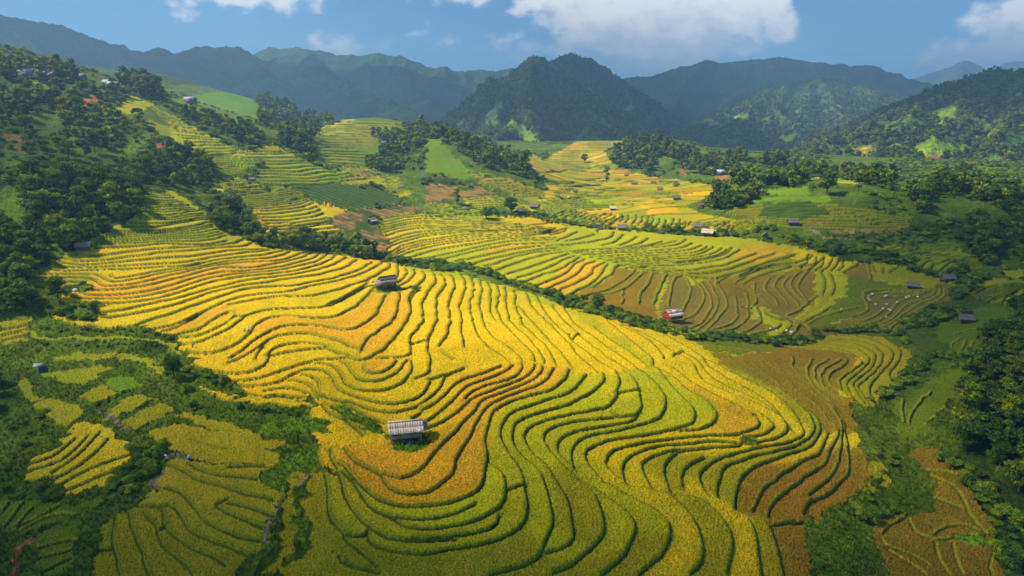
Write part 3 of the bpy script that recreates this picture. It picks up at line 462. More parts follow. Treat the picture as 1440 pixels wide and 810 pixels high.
def bump(nt, b, src, strength, dist):
    n = node(nt, 'ShaderNodeBump', Strength=strength, Distance=dist); nt.links.new(src, n.inputs['Height']); nt.links.new(n.outputs[0], b.inputs['Normal'])

m_rice, nt, b = newmat('rice_ears')
at = node(nt, 'ShaderNodeAttribute', attribute_name='Col')
n1 = noise(nt, 3.2, 2, .75); n2 = noise(nt, .55, 3, .6); n3 = noise(nt, .035, 3, .5)
c = mixc(nt, at.outputs['Color'], ramp(nt, n1, [(.30, (.28, .33, .15)), (.44, (.72, .78, .68)), (.58, (1.06, 1.05, 1.0)), (.72, (1.50, 1.34, 1.2))]), 1.0, 'MULTIPLY')
c = mixc(nt, c, ramp(nt, n2, [(.3, (.80, .92, .8)), (.7, (1.12, 1.04, 1.0))]), 1.0, 'MULTIPLY')
nt.links.new(c, b.inputs['Base Color']); b.inputs['Roughness'].default_value = .7; b.inputs['Specular IOR Level'].default_value = .04
bump(nt, b, n1, .9, .25)
m_ground, nt, b = newmat('grassy_ground')
at = node(nt, 'ShaderNodeAttribute', attribute_name='Col')
n1 = noise(nt, 1.1, 5, .7); n2 = noise(nt, .12, 4, .6)
c = mixc(nt, at.outputs['Color'], ramp(nt, n1, [(.28, (.35, .40, .45)), (.5, (.95, .95, .95)), (.72, (1.65, 1.5, 1.3))]), 1.0, 'MULTIPLY')
c = mixc(nt, c, ramp(nt, n2, [(.3, (.70, .78, .8)), (.7, (1.25, 1.15, 1.05))]), 1.0, 'MULTIPLY')
nt.links.new(c, b.inputs['Base Color']); bump(nt, b, n1, 1.0, .6)

# ------------------------------------------------------------------ rasterise the survey on the sheet
GX = (ys[:, None]*ays[None]); GY = np.repeat(ys[:, None], NA, 1)
BH = base_h(GX, GY)
DY = np.gradient(ys)[:, None]                       # row spacing
DISP = np.zeros_like(BH); DM = np.full(BH.shape, 1e6, np.float32); RIM = np.full(BH.shape, 1e6, np.float32)      # distance to nearest edge, in units of its half width
FOOT = np.zeros_like(DM)
rl = np.random.default_rng(3)
def raster(pl, h, w, r):
    n = len(pl)
    if n < 2: return
    x0, x1 = pl[:, 0].min()-w, pl[:, 0].max()+w; y0, y1 = max(ys[1], pl[:, 1].min()-w), pl[:, 1].max()+w
    i0, i1 = np.searchsorted(ys, [y0, y1])
    if i1-i0 < 2: return
    a0 = min(x0/y0, x0/y1); a1 = max(x1/y0, x1/y1)
    j0, j1 = np.searchsorted(ays, [a0, a1])
    if j1-j0 < 2: return
    D = np.full((i1-i0, j1-j0), 1e9, np.float32); S = np.zeros_like(D)
    for k in range(n-1):
        p, q = pl[k], pl[k+1]; e = q-p; L2 = e@e
        if L2 < 1e-6: continue
        sy0, sy1 = min(p[1], q[1])-w, max(p[1], q[1])+w; sx0, sx1 = min(p[0], q[0])-w, max(p[0], q[0])+w
        sy0 = max(sy0, ys[1]); r0, r1 = np.searchsorted(ys, [sy0, sy1]); b0 = min(sx0/sy0, sx0/sy1); b1 = max(sx1/sy0, sx1/sy1)
        c0, c1 = np.searchsorted(ays, [b0, b1]); r0 = max(r0, i0); r1 = min(r1, i1); c0 = max(c0, j0); c1 = min(c1, j1)
        if r1 <= r0 or c1 <= c0: continue
        gx = GX[r0:r1, c0:c1]-p[0]; gy = GY[r0:r1, c0:c1]-p[1]
        t = np.clip((gx*e[0]+gy*e[1])/L2, 0, 1); dx = gx-t*e[0]; dy = gy-t*e[1]
        d = np.hypot(dx, dy); perp = (e[0]*gy-e[1]*gx)/math.sqrt(L2)
        sub = (slice(r0-i0, r1-i0), slice(c0-j0, c1-j0)); better = d < D[sub]
        D[sub] = np.where(better, d, D[sub]); S[sub] = np.where(better, perp, S[sub])
    near = D < w
    sc = np.maximum(1, .42*DY[i0:i1]/r)              # keep the bank visible where rows are coarse
    rr = r*sc
    sn = np.clip(S/np.maximum(D, 1e-3), -1, 1); sgn = np.clip(S/(rr*.9), -1, 1)*np.abs(sn)
    DISP[i0:i1, j0:j1] += np.where(near, h*.47*sgn*(1-D/w), 0)
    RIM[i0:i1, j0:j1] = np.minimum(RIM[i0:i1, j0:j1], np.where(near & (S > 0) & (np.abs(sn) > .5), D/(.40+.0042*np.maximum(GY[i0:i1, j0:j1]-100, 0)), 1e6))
    q = D/rr; q = np.where(S > 0, q*2.8, q*1.22)        # the bank falls to the lower side
    DM[i0:i1, j0:j1] = np.minimum(DM[i0:i1, j0:j1], np.where(near, q, 1e6))
nl = 0
for px, h, w, r in LINES:
    g = ground(px); g = g[~np.isnan(g[:, 0])]
    if len(g) < 2: continue
    pl = g[:, :2]; d = np.r_[0, np.cumsum(np.hypot(*np.diff(pl, axis=0).T))]
    if d[-1] < 1 or np.hypot(*np.diff(pl, axis=0).T).max() > 160: continue
    n = int(min(140, max(6, d[-1]/(1.2+.006*pl[:, 1].mean())))); t = np.linspace(0, d[-1], n)
    # a little rounding and a hand-dug wobble
    fx = np.interp(t, d, pl[:, 0]); fy = np.interp(t, d, pl[:, 1])
    for _ in range(2 if n > 12 else 1):
        fx[1:-1] = .25*fx[:-2]+.5*fx[1:-1]+.25*fx[2:]; fy[1:-1] = .25*fy[:-2]+.5*fy[1:-1]+.25*fy[2:]
    am = .10+.0006*pl[:, 1].mean()
    fx += am*(np.interp(t, np.arange(0, d[-1]+6, 3), rl.normal(0, 1, len(np.arange(0, d[-1]+6, 3)))))
    fy += am*(np.interp(t, np.arange(0, d[-1]+6, 3), rl.normal(0, 1, len(np.arange(0, d[-1]+6, 3)))))
    raster(np.stack([fx, fy], 1), h, w, r); nl += 1
print('edges', nl)
DM = DM/(.42+1.25*fbm(N2, GX/3.6, GY/3.6, 3))
# what the drone can see of the sheet (cover seen in the photo is only given to ground that can be seen there)
TAN = (BH-CZ)/GY; RM = np.maximum.accumulate(TAN, 0); VIS = TAN >= RM-.0022
PU, PV = project(GX, GY, BH)
ZONES = ['', 'spur', 'island', 'plots', 'valley', 'side', 'gully', 'far', 'flats', 'corn']
zone = np.zeros(BH.shape, np.int8)
col = np.zeros(BH.shape+(3,), np.float32)
# open hillside: rough grass and scrub in clumps
e1 = fbm(N1, GX/38, GY/38, 5, .55); e2 = fbm(N2, GX/9, GY/9, 4, .6); e3 = fbm(N3, GX/90, GY/90, 3)
g_a, g_b, g_c = np.array(PAL['grass']), np.array(PAL['dark']), np.array([.13, .18, .008])
t1 = sstep(.40, .60, e1)[..., None]; t2 = sstep(.52, .72, e2*.6+e3*.4)[..., None]
col[:] = g_a*(1-t1)+g_b*t1; col[:] = col*(1-t2)+g_c*t2
COVERED = np.zeros(BH.shape, bool)
jx = (N1(GX/2.1, GY/2.1)-.5)+.6*(N2(GX/.8, GY/.8)-.5); jy = (N2(GX/2.1+9, GY/2.1)-.5)+.6*(N3(GX/.8, GY/.8)-.5)
amp = F/np.maximum(GY, 40)*(.9+GY/170)                          # ragged borders, about a metre
WU = PU+jx*amp*1.1; WV = PV+jy*amp*.45
def inside(poly, U, V):
    out = np.zeros(U.shape, bool); x, y = poly[:, 0], poly[:, 1]; x2, y2 = np.roll(x, -1), np.roll(y, -1)
    for a, b_, c_, d_ in zip(x, y, x2, y2):
        if b_ == d_: continue
        k = (b_ > V) != (d_ > V); out ^= k & (U < (c_-a)*(V-b_)/(d_-b_)+a)
    return out
for z, cname, poly in COVER:
    lo, hi = poly.min(0), poly.max(0)
    idx = np.nonzero(((WU > lo[0]) & (WU < hi[0]) & (WV > lo[1]) & (WV < hi[1]) & VIS).ravel())[0]
    if not len(idx): continue
    k = idx[inside(poly, WU.ravel()[idx], WV.ravel()[idx])]
    zone.ravel()[k] = ZONES.index(z); col.reshape(-1, 3)[k] = PAL[cname]; COVERED.ravel()[k] = True
rice = zone > 0
bank = (DM < 1) & rice
# each walled plot ripens at its own pace: connected pieces of standing rice
free = (rice & ~bank)
ids = np.zeros(BH.shape, np.int32); parent = [0]
def find(a):
    while parent[a] != a:
        parent[a] = parent[parent[a]]; a = parent[a]
    return a
prev = []
for i in range(NR):
    row = free[i]; dd = np.diff(np.r_[0, row.view(np.int8), 0]); st = np.nonzero(dd == 1)[0]; en = np.nonzero(dd == -1)[0]; cur = []
    pi = 0
    for s, e in zip(st, en):
        if e-s < 3: continue
        lab = 0
        while pi < len(prev) and prev[pi][1] <= s: pi += 1
        q = pi
        while q < len(prev) and prev[q][0] < e:
            if min(e, prev[q][1])-max(s, prev[q][0]) >= 3:
                l2 = find(prev[q][2])
                if lab == 0: lab = l2
                elif l2 != lab: parent[max(l2, lab)] = min(l2, lab); lab = min(l2, lab)
            q += 1
        if lab == 0: lab = len(parent); parent.append(lab)
        ids[i, s:e] = lab; cur.append((s, e, lab))
    prev = cur
root = np.array([find(k) for k in range(len(parent))]); ids = root[ids]
rp = np.random.default_rng(21); K = len(parent)
pv = np.stack([rp.normal(1, .07, K), rp.normal(1, .04, K), np.ones(K)], 1); pv[:, :2] *= rp.normal(1, .06, K)[:, None]; pv[0] = 1
print('plots', len(np.unique(ids)))
# ripeness runs smoothly across the hill and is one tone inside each small plot
def boxblur(A, ri, rj):
    for ax_, r_ in ((0, ri), (1, rj)):
        c_ = np.cumsum(np.concatenate([np.zeros_like(np.take(A, [0], ax_)), A], ax_), ax_, dtype=np.float64); n_ = A.shape[ax_]; i_ = np.arange(n_)
        hi_, lo_ = np.minimum(i_+r_+1, n_), np.maximum(i_-r_, 0); A = ((np.take(c_, hi_, ax_)-np.take(c_, lo_, ax_))).astype(np.float32)
    return A
wgt = (rice & (zone != ZONES.index('corn'))).astype(np.float32); num = boxblur(boxblur(col*wgt[..., None], 9, 9), 7, 7); den = boxblur(boxblur(wgt, 9, 9), 7, 7)
sm = num/np.maximum(den, 1e-3)[..., None]; kz = wgt > 0
bw = (.68*np.clip(115/GY, 0, 1)**2)[..., None]; col = np.where(kz[..., None], col*(1-bw)+sm*bw, col)
area = np.bincount(ids.ravel(), (np.broadcast_to(DY, BH.shape)*GY*(ays[1]-ays[0])).ravel(), K); mean = np.stack([np.bincount(ids.ravel(), col[..., c_].ravel().astype(float), K) for c_ in range(3)], 1)/np.maximum(np.bincount(ids.ravel(), minlength=K), 1)[:, None]
wm = (.92*(1-sstep(500, 1600, area))); wm[0] = 0; wm = wm[ids][..., None]; col = col*(1-wm)+mean[ids].astype(np.float32)*wm
# on the flat floor the plots are too low-walled to see edges: patchwork of tones
cxx = GX+6*(fbm(N1, GX/40, GY/40, 2)-.5)*4; cyy = GY+8*(fbm(N2, GX/40, GY/40, 2)-.5)*4
ia = np.floor(cyy/13).astype(int); ib = np.floor((cxx+(ia*7919 % 23))/(15+(ia*131 % 13))).astype(int); cell = (np.abs(ia*73856093 ^ ib*19349663) % 4096)
cr = np.random.default_rng(4); ct_ = np.stack([cr.normal(1, .20, 4096), cr.normal(1, .10, 4096), np.ones(4096)], 1)*cr.normal(1, .10, 4096)[:, None]
fl = (zone == ZONES.index('flats')); col[fl] *= ct_[cell[fl]]; fr_ = (zone == ZONES.index('far')); col[fr_] *= (.5+.5*ct_[cell[fr_]])
edge = fl & (np.minimum(np.abs(cyy/13-np.round(cyy/13))*13, 9) < .55+.0012*GY); col[edge] = col[edge]*.35+np.array([.05, .07, .01])*.65
drift = fbm(N2, GX/26+3, GY/26, 4)[..., None]; fine = fbm(N3, GX/6, GY/6, 3)[..., None]
cmask = zone == ZONES.index('corn')
rc = col*pv[ids]
rc = rc*(1+(drift-.5)*np.array([.50, .12, .0])+(fine-.5)*np.array([.34, .26, .1]))
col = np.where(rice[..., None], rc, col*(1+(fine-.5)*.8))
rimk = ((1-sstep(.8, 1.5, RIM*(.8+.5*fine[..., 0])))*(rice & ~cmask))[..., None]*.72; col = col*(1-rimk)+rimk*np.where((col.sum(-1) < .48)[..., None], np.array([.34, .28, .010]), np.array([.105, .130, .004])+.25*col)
bk = np.array([.088, .104, .004])*(1+.9*(e2[..., None]-.5)*2*.6); soft = sstep(.8, 1.15, DM)[..., None]
col = np.where((rice & (DM < 1.15))[..., None], bk*(1-soft)+col*soft, col)
# maize rows in the dry and green maize
stripes = .5+.5*np.sin((GX*.35+GY*.94)*2*math.pi/4.2+4*fine[..., 0]); cm = (zone == ZONES.index('corn'))
col[cm] *= (.62+.7*stripes[cm])[..., None]
isdry = cm & (col[..., 0] > col[..., 1]); mixg = sstep(.52, .66, e2)*isdry; col += mixg[..., None]*(np.array([.07, .10, .015])-col)
# heights
near = np.clip(110/GY, 0, 1)
canopy = np.where(rice & ~cm, .21, 0.0)*sstep(.85, 1.25, DM)
canopy = canopy+np.where(rice & (DM > 1), RNG.normal(0, .085, BH.shape)*np.clip(150/GY, .25, 1), 0)
rough = np.where(~rice, (fbm(N3, GX/2.2, GY/2.2, 3)-.5)*.9+(e2-.5)*1.6+RNG.normal(0, .08, BH.shape), 0)
scrub = np.where(~rice, sstep(.55, .75, e1)*1.2*sstep(30, 60, GY), 0)
GH = BH+DISP*np.where(rice, 1, .5)+canopy+rough+scrub+np.where(cm, .5*stripes, 0)
def sheet_z(x, y):
    x = np.asarray(x, float); y = np.asarray(y, float); fa = np.clip((x/y+AMAX)/(2*AMAX)*(NA-1), 0, NA-2); fi = np.clip(np.interp(y, ys, np.arange(NR)), 0, NR-2)
    i = fi.astype(int); j = fa.astype(int); return GH[i, j]
def zone_at(x, y):
    return zone[min(NR-1, int(np.searchsorted(ys, y))), min(NA-1, max(0, int(np.searchsorted(ays, x/y))))]

def grid_mesh(name, X, Y, Z, C, mat, facemask=None, smooth=True):
    nr, nc = X.shape; vid = np.arange(nr*nc).reshape(nr, nc)
    f = np.stack([vid[:-1, :-1], vid[:-1, 1:], vid[1:, 1:], vid[1:, :-1]], -1).reshape(-1, 4)
    if facemask is not None: f = f[facemask.ravel()]
    used = np.zeros(nr*nc, bool); used[f.ravel()] = True; remap = np.cumsum(used)-1; f = remap[f].astype(np.int32)
    co = np.stack([X, Y, Z], -1).reshape(-1, 3)[used].astype(np.float32)
    me = bpy.data.meshes.new(name); me.vertices.add(len(co)); me.vertices.foreach_set('co', co.ravel())
    me.loops.add(len(f)*4); me.loops.foreach_set('vertex_index', f.ravel()); me.polygons.add(len(f)); me.polygons.foreach_set('loop_start', np.arange(0, len(f)*4, 4, dtype=np.int32))
    me.update(calc_edges=True)
    if smooth: me.polygons.foreach_set('use_smooth', np.ones(len(f), bool))
    if C is not None:
        a = me.attributes.new('Col', 'FLOAT_COLOR', 'POINT'); cc = np.c_[np.clip(C.reshape(-1, 3)[used], .002, .9), np.ones(len(co))].astype(np.float32); a.data.foreach_set('color', cc.ravel())
    me.materials.append(mat); o = bpy.data.objects.new(name, me); COL.objects.link(o); return o
fz = zone[:-1, :-1]; fr = rice[:-1, :-1] & rice[1:, 1:] & rice[1:, :-1] & rice[:-1, 1:]
fb = bank[:-1, :-1] & bank[1:, 1:]
fzone = np.where(fr & ~fb, fz, 0)
# behind the hills the sheet runs on, coarse, to the horizon
o = grid_mesh('ground', GX, GY, GH, col, m_ground, fzone == 0); o['kind'] = 'structure'
LAB = dict(spur='ripe golden rice standing on the curving terraces of the big central spur', island='small yellow rice plot alone on the green bank at lower right', plots='darker rice on the small walled plots at lower left',
 valley='rice and stubble on the terraces across the stream', side='yellow rice on the terraces at the right edge below the green hill', gully='brown rice on the gully floor at lower right',
 far='green and yellow rice on the distant hillside terraces', flats='yellow rice on the far valley floor', corn='rows of maize on the slopes in the middle distance')
for k, z in enumerate(ZONES):
    if k == 0 or not (fzone == k).any(): continue
    o = grid_mesh('maize' if z == 'corn' else 'rice', GX, GY, GH, col, m_rice, fzone == k); o['kind'] = 'stuff'; o['label'] = LAB[z]; o['category'] = 'maize' if z == 'corn' else 'rice'
fy_ = np.exp(np.linspace(math.log(ys[-1]), math.log(30000), 60)); fa_ = np.linspace(-AMAX, AMAX, 160)
FX = fy_[:, None]*fa_[None]; FY = np.repeat(fy_[:, None], 160, 1); zz = base_h(np.clip(FX, -1240, 1240), np.full_like(FX, ys[-1]-1)); bl = sstep(1050, 2500, FY)
FZ = zz*(1-bl)+(CZ-20)*bl
o = grid_mesh('ground', FX, FY, FZ, np.repeat(np.repeat(np.array(PAL['grass'])[None, None], 60, 0), 160, 1), m_ground); o['kind'] = 'structure'
# ------------------------------------------------------------------ mountains
m_hill, nt, b = newmat('forested_slope')
at = node(nt, 'ShaderNodeAttribute', attribute_name='Col')
n1 = noise(nt, .11, 4, .7); n2 = noise(nt, .018, 5, .62)
c = mixc(nt, at.outputs['Color'], ramp(nt, n1, [(.30, (.40, .45, .5)), (.5, (.95, .95, .95)), (.70, (1.7, 1.55, 1.3))]), 1.0, 'MULTIPLY')
c = mixc(nt, c, ramp(nt, n2, [(.34, (.65, .70, .8)), (.66, (1.35, 1.3, 1.15))]), 1.0, 'MULTIPLY')
nt.links.new(c, b.inputs['Base Color']); bump(nt, b, n1, 1.0, 5.0)
MOUNT = []
def mountain(label, sks, slope, seed, rock=0.0, gully=.20, tree=5.0, patches=(), base=-34):
    pl = [np.array([at_d(*map(float, t.split(','))) for t in sk.split()]) for sk in sks]; al = np.concatenate(pl)
    top = al[:, 2].max()-CZ-base; ext = top/slope
    x0, y0 = al[:, 0].min()-ext*.7, max(560, al[:, 1].min()-ext); x1, y1 = al[:, 0].max()+ext*.7, al[:, 1].max()+ext*.5
    st = max(2.4, al[:, 1].mean()/560); nx, ny = int((x1-x0)/st), int((y1-y0)/st)
    X, Y = np.meshgrid(np.linspace(x0, x1, nx), np.linspace(y0, y1, ny)); T = np.full(X.shape, -1e4)
    wx = 26*(fbm(N1, X/120+seed, Y/120, 3)-.5)*st/2.4; wy = 26*(fbm(N2, X/120, Y/120+seed, 3)-.5)*st/2.4
    for k, p in enumerate(pl):
        for a, bb in zip(p[:-1], p[1:]):
            e = bb-a; L2 = e[0]**2+e[1]**2; t = np.clip(((X+wx-a[0])*e[0]+(Y+wy-a[1])*e[1])/L2, 0, 1)
            d = np.hypot(X+wx-a[0]-t*e[0], Y+wy-a[1]-t*e[1]); zr = a[2]+t*e[2]
            T = np.maximum(T, zr-slope*d*(1.0 if k == 0 else 1.25))
    H = T-(CZ+base); s = top/6
    R = ridged(N3, X/(s*2.6)+seed, Y/(s*2.6), 5, .55)-.62
    depth = sstep(0, top*.35, np.maximum(H, 0)); crest = 1-.75*sstep(.72, 1.0, H/top)
    Hn = H+gully*R*np.minimum(np.abs(H)+8, top*.55)*crest
    Hn += tree*(fbm(N1, X/9+seed, Y/9, 3)-.5)*1.5*sstep(-2, 8, H)+RNG.normal(0, tree*.16, X.shape)
    if rock: Hn += rock*9*(ridged(N2, X/30, Y/55, 4, .6)-.6)*sstep(.45, .9, H/top)
    Z = CZ+base+Hn
    # cover: forest, clearings, bare rock near the crest
    a = fbm(N2, X/(s*.9)+seed*3, Y/(s*.7), 5, .55); bq = fbm(N3, X/16, Y/16+seed, 4, .6)
    C = np.zeros(X.shape+(3,), np.float32); C[:] = np.array([.050, .080, .014])
    cl = (sstep(.54, .66, a)*(1-.75*sstep(.3, .75, H/top)))[..., None]; C += cl*(np.array([.085, .150, .022])-C)
    hi = sstep(.55, .70, bq)[..., None]; C += .45*hi*(np.array([.06, .105, .022])-C)
    if rock:
        rk = (sstep(.50, .62, ridged(N1, X/24, Y/60, 4, .6))*sstep(.45, .85, H/top)*rock)[..., None]; C += rk*(np.array([.13, .125, .115])-C)
    PUm, PVm = project(X, Y, Z)
    for cn, s_ in patches:
        po = P(s_); jit = 10*(bq-.5); k = inside(po, PUm+jit, PVm+jit*.5); C[k] = np.array(PAL[cn])*(1+.5*(bq[k]-.5))[:, None]
    keep = Hn > -22
    fm = keep[:-1, :-1] | keep[1:, 1:] | keep[1:, :-1] | keep[:-1, 1:]
    o = grid_mesh('mountain', X, Y, Z, C, m_hill, fm); o['kind'] = 'structure'; o['label'] = label
    MOUNT.append((label, X, Y, Z, C, H, top))
mountain('long dark ridge along the left horizon', ["-600,0,2000 -250,-2,2100 0,20,2200 60,33,2200 130,50,2250 165,62,2250 230,66,2300 290,72,2300 345,75,2300 400,86,2300 450,103,2200 500,124,2000 560,150,1800 600,168,1650",
   "130,50,2250 200,110,1800 260,150,1500", "345,75,2300 390,120,1900 420,150,1650","0,20,2200 60,80,1700"], .46, 3, gully=.30)
mountain('blue ridge behind the left range', ["300,88,3600 345,77,3600 380,67,3600 400,69,3600 425,66,3600 470,78,3600 500,80,3500 530,74,3500 570,83,3500 600,92,3500 625,98,3500 660,103,3600 720,98,3700 780,96,3800 850,104,3800",
   "500,80,3500 560,112,3000 610,142,2600 650,172,2300","425,66,3600 470,115,2900","720,98,3700 700,140,2900"], .48, 9, gully=.30)
mountain('steep pyramid peak in the middle', ["630,176,1260 650,160,1240 672,143,1220 692,126,1200 715,108,1180 735,92,1170 748,75,1160 763,97,1180 785,118,1250 830,140,1350 870,152,1450 905,178,1500",
   "748,75,1160 742,118,1060 735,150,960 748,182,860 772,212,770","785,118,1250 800,155,1100 832,190,950 845,203,880","692,126,1200 672,165,1050 645,192,900","735,92,1170 705,140,1040 690,182,900","735,150,960 705,190,830"], .74, 5, rock=.8, gully=.48,
   patches=[('lush',"V 620,0 760,0 960,180 840,200 760,120 660,60"),('lush',"V 740,220 830,200 880,320 1040,410 920,430 880,380 780,290"),('grass',"V 560,250 700,200 780,260 640,300")])
mountain('rounded dark peak behind the pyramid', ["740,106,1900 770,88,1900 788,80,1900 805,75,1900 820,80,1900 833,82,1900 848,90,1900 868,103,1900 885,120,1850 905,141,1800 928,168,1750 955,196,1700",
   "805,75,1900 828,120,1700 875,172,1450","868,103,1900 900,165,1550"], .72, 7, rock=.4, gully=.42)
mountain('broad mountain range on the right horizon', ["840,122,3300 890,110,3200 925,102,3200 960,94,3200 990,85,3200 1010,88,3200 1050,84,3100 1080,82,3100 1095,79,3100 1110,82,3100 1130,86,3100 1165,90,3000 1200,93,3000 1225,90,3000 1260,101,2900 1290,116,2800 1330,140,2600",
   "990,85,3200 960,130,2700 930,168,2300","1095,79,3100 1060,130,2500 1010,165,2100","1225,90,3000 1240,130,2500"], .5, 12, gully=.30)
mountain('green hill below the right range', ["950,196,1500 1000,168,1600 1040,146,1700 1080,126,1750 1110,116,1800 1150,108,1800 1190,113,1800 1230,131,1700 1270,156,1600 1310,186,1500",
   "1150,108,1800 1132,150,1500 1110,194,1250","1150,108,1800 1182,150,1480 1205,195,1200","1080,126,1750 1040,172,1400","1110,116,1800 1090,160,1450"], .5, 15, gully=.26,
   patches=[('lush',"1020,165 1050,160 1060,166 1040,170"),('lush',"1060,168 1085,163 1075,172"),('olive',"1030,218 1060,212 1075,220 1040,224"),('lush',"1090,195 1130,185 1115,205"),('moss',"1180,146 1200,163 1197,167 1177,150")])
mountain('near forested slope on the right', ["1120,224,760 1150,207,800 1180,193,850 1215,179,880 1260,162,920 1300,145,960 1335,128,1000 1370,112,1040 1400,102,1060 1440,95,1080 1520,80,1100 1700,60,1100",
   "1370,112,1040 1322,180,800 1295,222,700","1300,145,960 1250,192,780","1440,95,1080 1420,170,820 1400,220,690","1215,179,880 1190,212,760"], .40, 18, gully=.24, tree=5,
   patches=[('olive',"1196,205 1215,204 1225,207 1222,219 1205,218"),('soil',"1228,208 1234,208 1232,216 1227,214"),('dry',"1245,205 1252,204 1250,215"),('lush',"1310,190 1330,200 1370,205 1345,218 1300,220 1280,212"),('lush',"1370,195 1400,180 1395,190 1375,200"),('soil',"1300,220 1325,215 1320,228 1300,230"),('moss',"1350,155 1375,155 1370,175 1350,178"),('lush',"1310,155 1340,145 1350,160 1320,178"),('olive',"1385,250 1420,245 1440,250 1440,258 1390,257"),('lush',"1240,240 1270,236 1262,254 1240,256"),('lush',"1380,235 1440,225 1440,246 1375,250")])
mountain('far blue mountains at the right edge', ["1240,124,5000 1280,111,5000 1310,100,5000 1335,92,5000 1352,88,5000 1370,90,5000 1395,97,5200 1415,92,5200 1440,85,5200 1520,70,5200","1352,88,5000 1340,130,4000"], .55, 22, gully=.24)
# ------------------------------------------------------------------ trees
m_leaf = bpy.data.materials.new('foliage'); m_leaf.use_nodes = True; nt = m_leaf.node_tree; nt.nodes.clear()
out = nt.nodes.new('ShaderNodeOutputMaterial'); b = nt.nodes.new('ShaderNodeBsdfPrincipled'); b.inputs['Roughness'].default_value = .65; b.inputs['Specular IOR Level'].default_value = .08
at = node(nt, 'ShaderNodeAttribute', attribute_name='Col'); oi = nt.nodes.new('ShaderNodeObjectInfo')
c = mixc(nt, at.outputs['Color'], ramp(nt, oi.outputs['Random'], [(0, (.45, .62, .9)), (.35, (.8, .9, 1.)), (.7, (1.2, 1.15, .9)), (1, (1.9, 1.55, .8))]), 1.0, 'MULTIPLY')
tr = nt.nodes.new('ShaderNodeBsdfTranslucent'); ms = nt.nodes.new('ShaderNodeMixShader'); ms.inputs[0].default_value = .30
nt.links.new(c, b.inputs['Base Color']); nt.links.new(c, tr.inputs[0]); nt.links.new(b.outputs[0], ms.inputs[1]); nt.links.new(tr.outputs[0], ms.inputs[2]); nt.links.new(ms.outputs[0], out.inputs[0])
m_bark, nt, b = newmat('bark'); c = ramp(nt, noise(nt, 6, 4), [(.3, (.05, .04, .03)), (.7, (.16, .13, .10))]); nt.links.new(c, b.inputs['Base Color'])
def mesh_from(name, V, Fq, mat, C=None):
    me = bpy.data.meshes.new(name); V = np.asarray(V, np.float32); Fq = np.asarray(Fq, np.int32); k = Fq.shape[1]
    me.vertices.add(len(V)); me.vertices.foreach_set('co', V.ravel()); me.loops.add(Fq.size); me.loops.foreach_set('vertex_index', Fq.ravel())
    me.polygons.add(len(Fq)); me.polygons.foreach_set('loop_start', np.arange(0, Fq.size, k, dtype=np.int32)); me.update(calc_edges=True)
    if C is not None:
        a = me.attributes.new('Col', 'FLOAT_COLOR', 'POINT'); a.data.foreach_set('color', np.c_[C, np.ones(len(V))].astype(np.float32).ravel())
    me.materials.append(mat); return me
def leaf_cloud(seed, w, h, z0, lobes, per, size, flat=.0):
    r = np.random.default_rng(seed); V = []; C = []
    for k in range(lobes):
        t = r.uniform(0, 1); rad = w*.5*math.sqrt(max(.05, 1-(2*t-1)**2))*r.uniform(.25, .85); an = r.uniform(0, 2*math.pi)
        cen = np.array([rad*math.cos(an), rad*math.sin(an), z0+h*(.12+.76*t)]); lr = w*r.uniform(.16, .27)
        tone = r.uniform(.6, 1.45); tint = np.array([.135, .185, .010])*tone*np.array([r.uniform(.8, 1.3), 1, r.uniform(.7, 1.4)])
        d = r.normal(size=(per, 3)); d /= np.linalg.norm(d, axis=1)[:, None]; d[:, 2] = np.abs(d[:, 2])*.75+d[:, 2]*.25
        p = cen+d*lr*r.uniform(.55, 1.12, (per, 1))*np.array([1, 1, .8])
        nrm = d+r.normal(0, .55, (per, 3)); nrm /= np.linalg.norm(nrm, axis=1)[:, None]
        a = np.cross(nrm, r.normal(size=(per, 3))); a /= np.linalg.norm(a, axis=1)[:, None]; bq = np.cross(nrm, a)
        s = size*r.uniform(.6, 1.3, (per, 1)); a = a*s; bq = bq*s*r.uniform(.5, .9, (per, 1))
        V.append(np.stack([p-a, p-bq*.8, p+a*1.1, p+bq], 1).reshape(-1, 3)); C.append(np.repeat(tint[None]*r.uniform(.75, 1.3, (per, 1)), 4, 0))
    V = np.concatenate(V); return V, np.arange(len(V)).reshape(-1, 4), np.concatenate(C)
def tube(path, rad, n=7):
    V = []; 
    for p, r in zip(path, rad):
        for k in range(n): V.append((p[0]+r*math.cos(2*math.pi*k/n), p[1]+r*math.sin(2*math.pi*k/n), p[2]))
    Fq = [(i*n+k, i*n+(k+1) % n, (i+1)*n+(k+1) % n, (i+1)*n+k) for i in range(len(path)-1) for k in range(n)]
    return V, Fq
def trunk_mesh(seed, h, w):
    r = random.Random(seed); V, Fq = tube([(0, 0, -.08), (.01, 0, h*.25), (r.uniform(-.03, .03), .02, h*.6), (r.uniform(-.05, .05), 0, h)], [.045*w, .035*w, .026*w, .012*w])
    for k in range(5):
        a = r.uniform(0, 6.28); z = h*r.uniform(.4, .8); l = w*r.uniform(.2, .36); v2, f2 = tube([(0, 0, z), (l*.5*math.cos(a), l*.5*math.sin(a), z+l*.5), (l*math.cos(a), l*math.sin(a), z+l*.9)], [.02*w, .014*w, .005*w], 5)
        o = len(V); V += v2; Fq += [tuple(i+o for i in f) for f in f2]
    return mesh_from('trunk', V, Fq, m_bark)
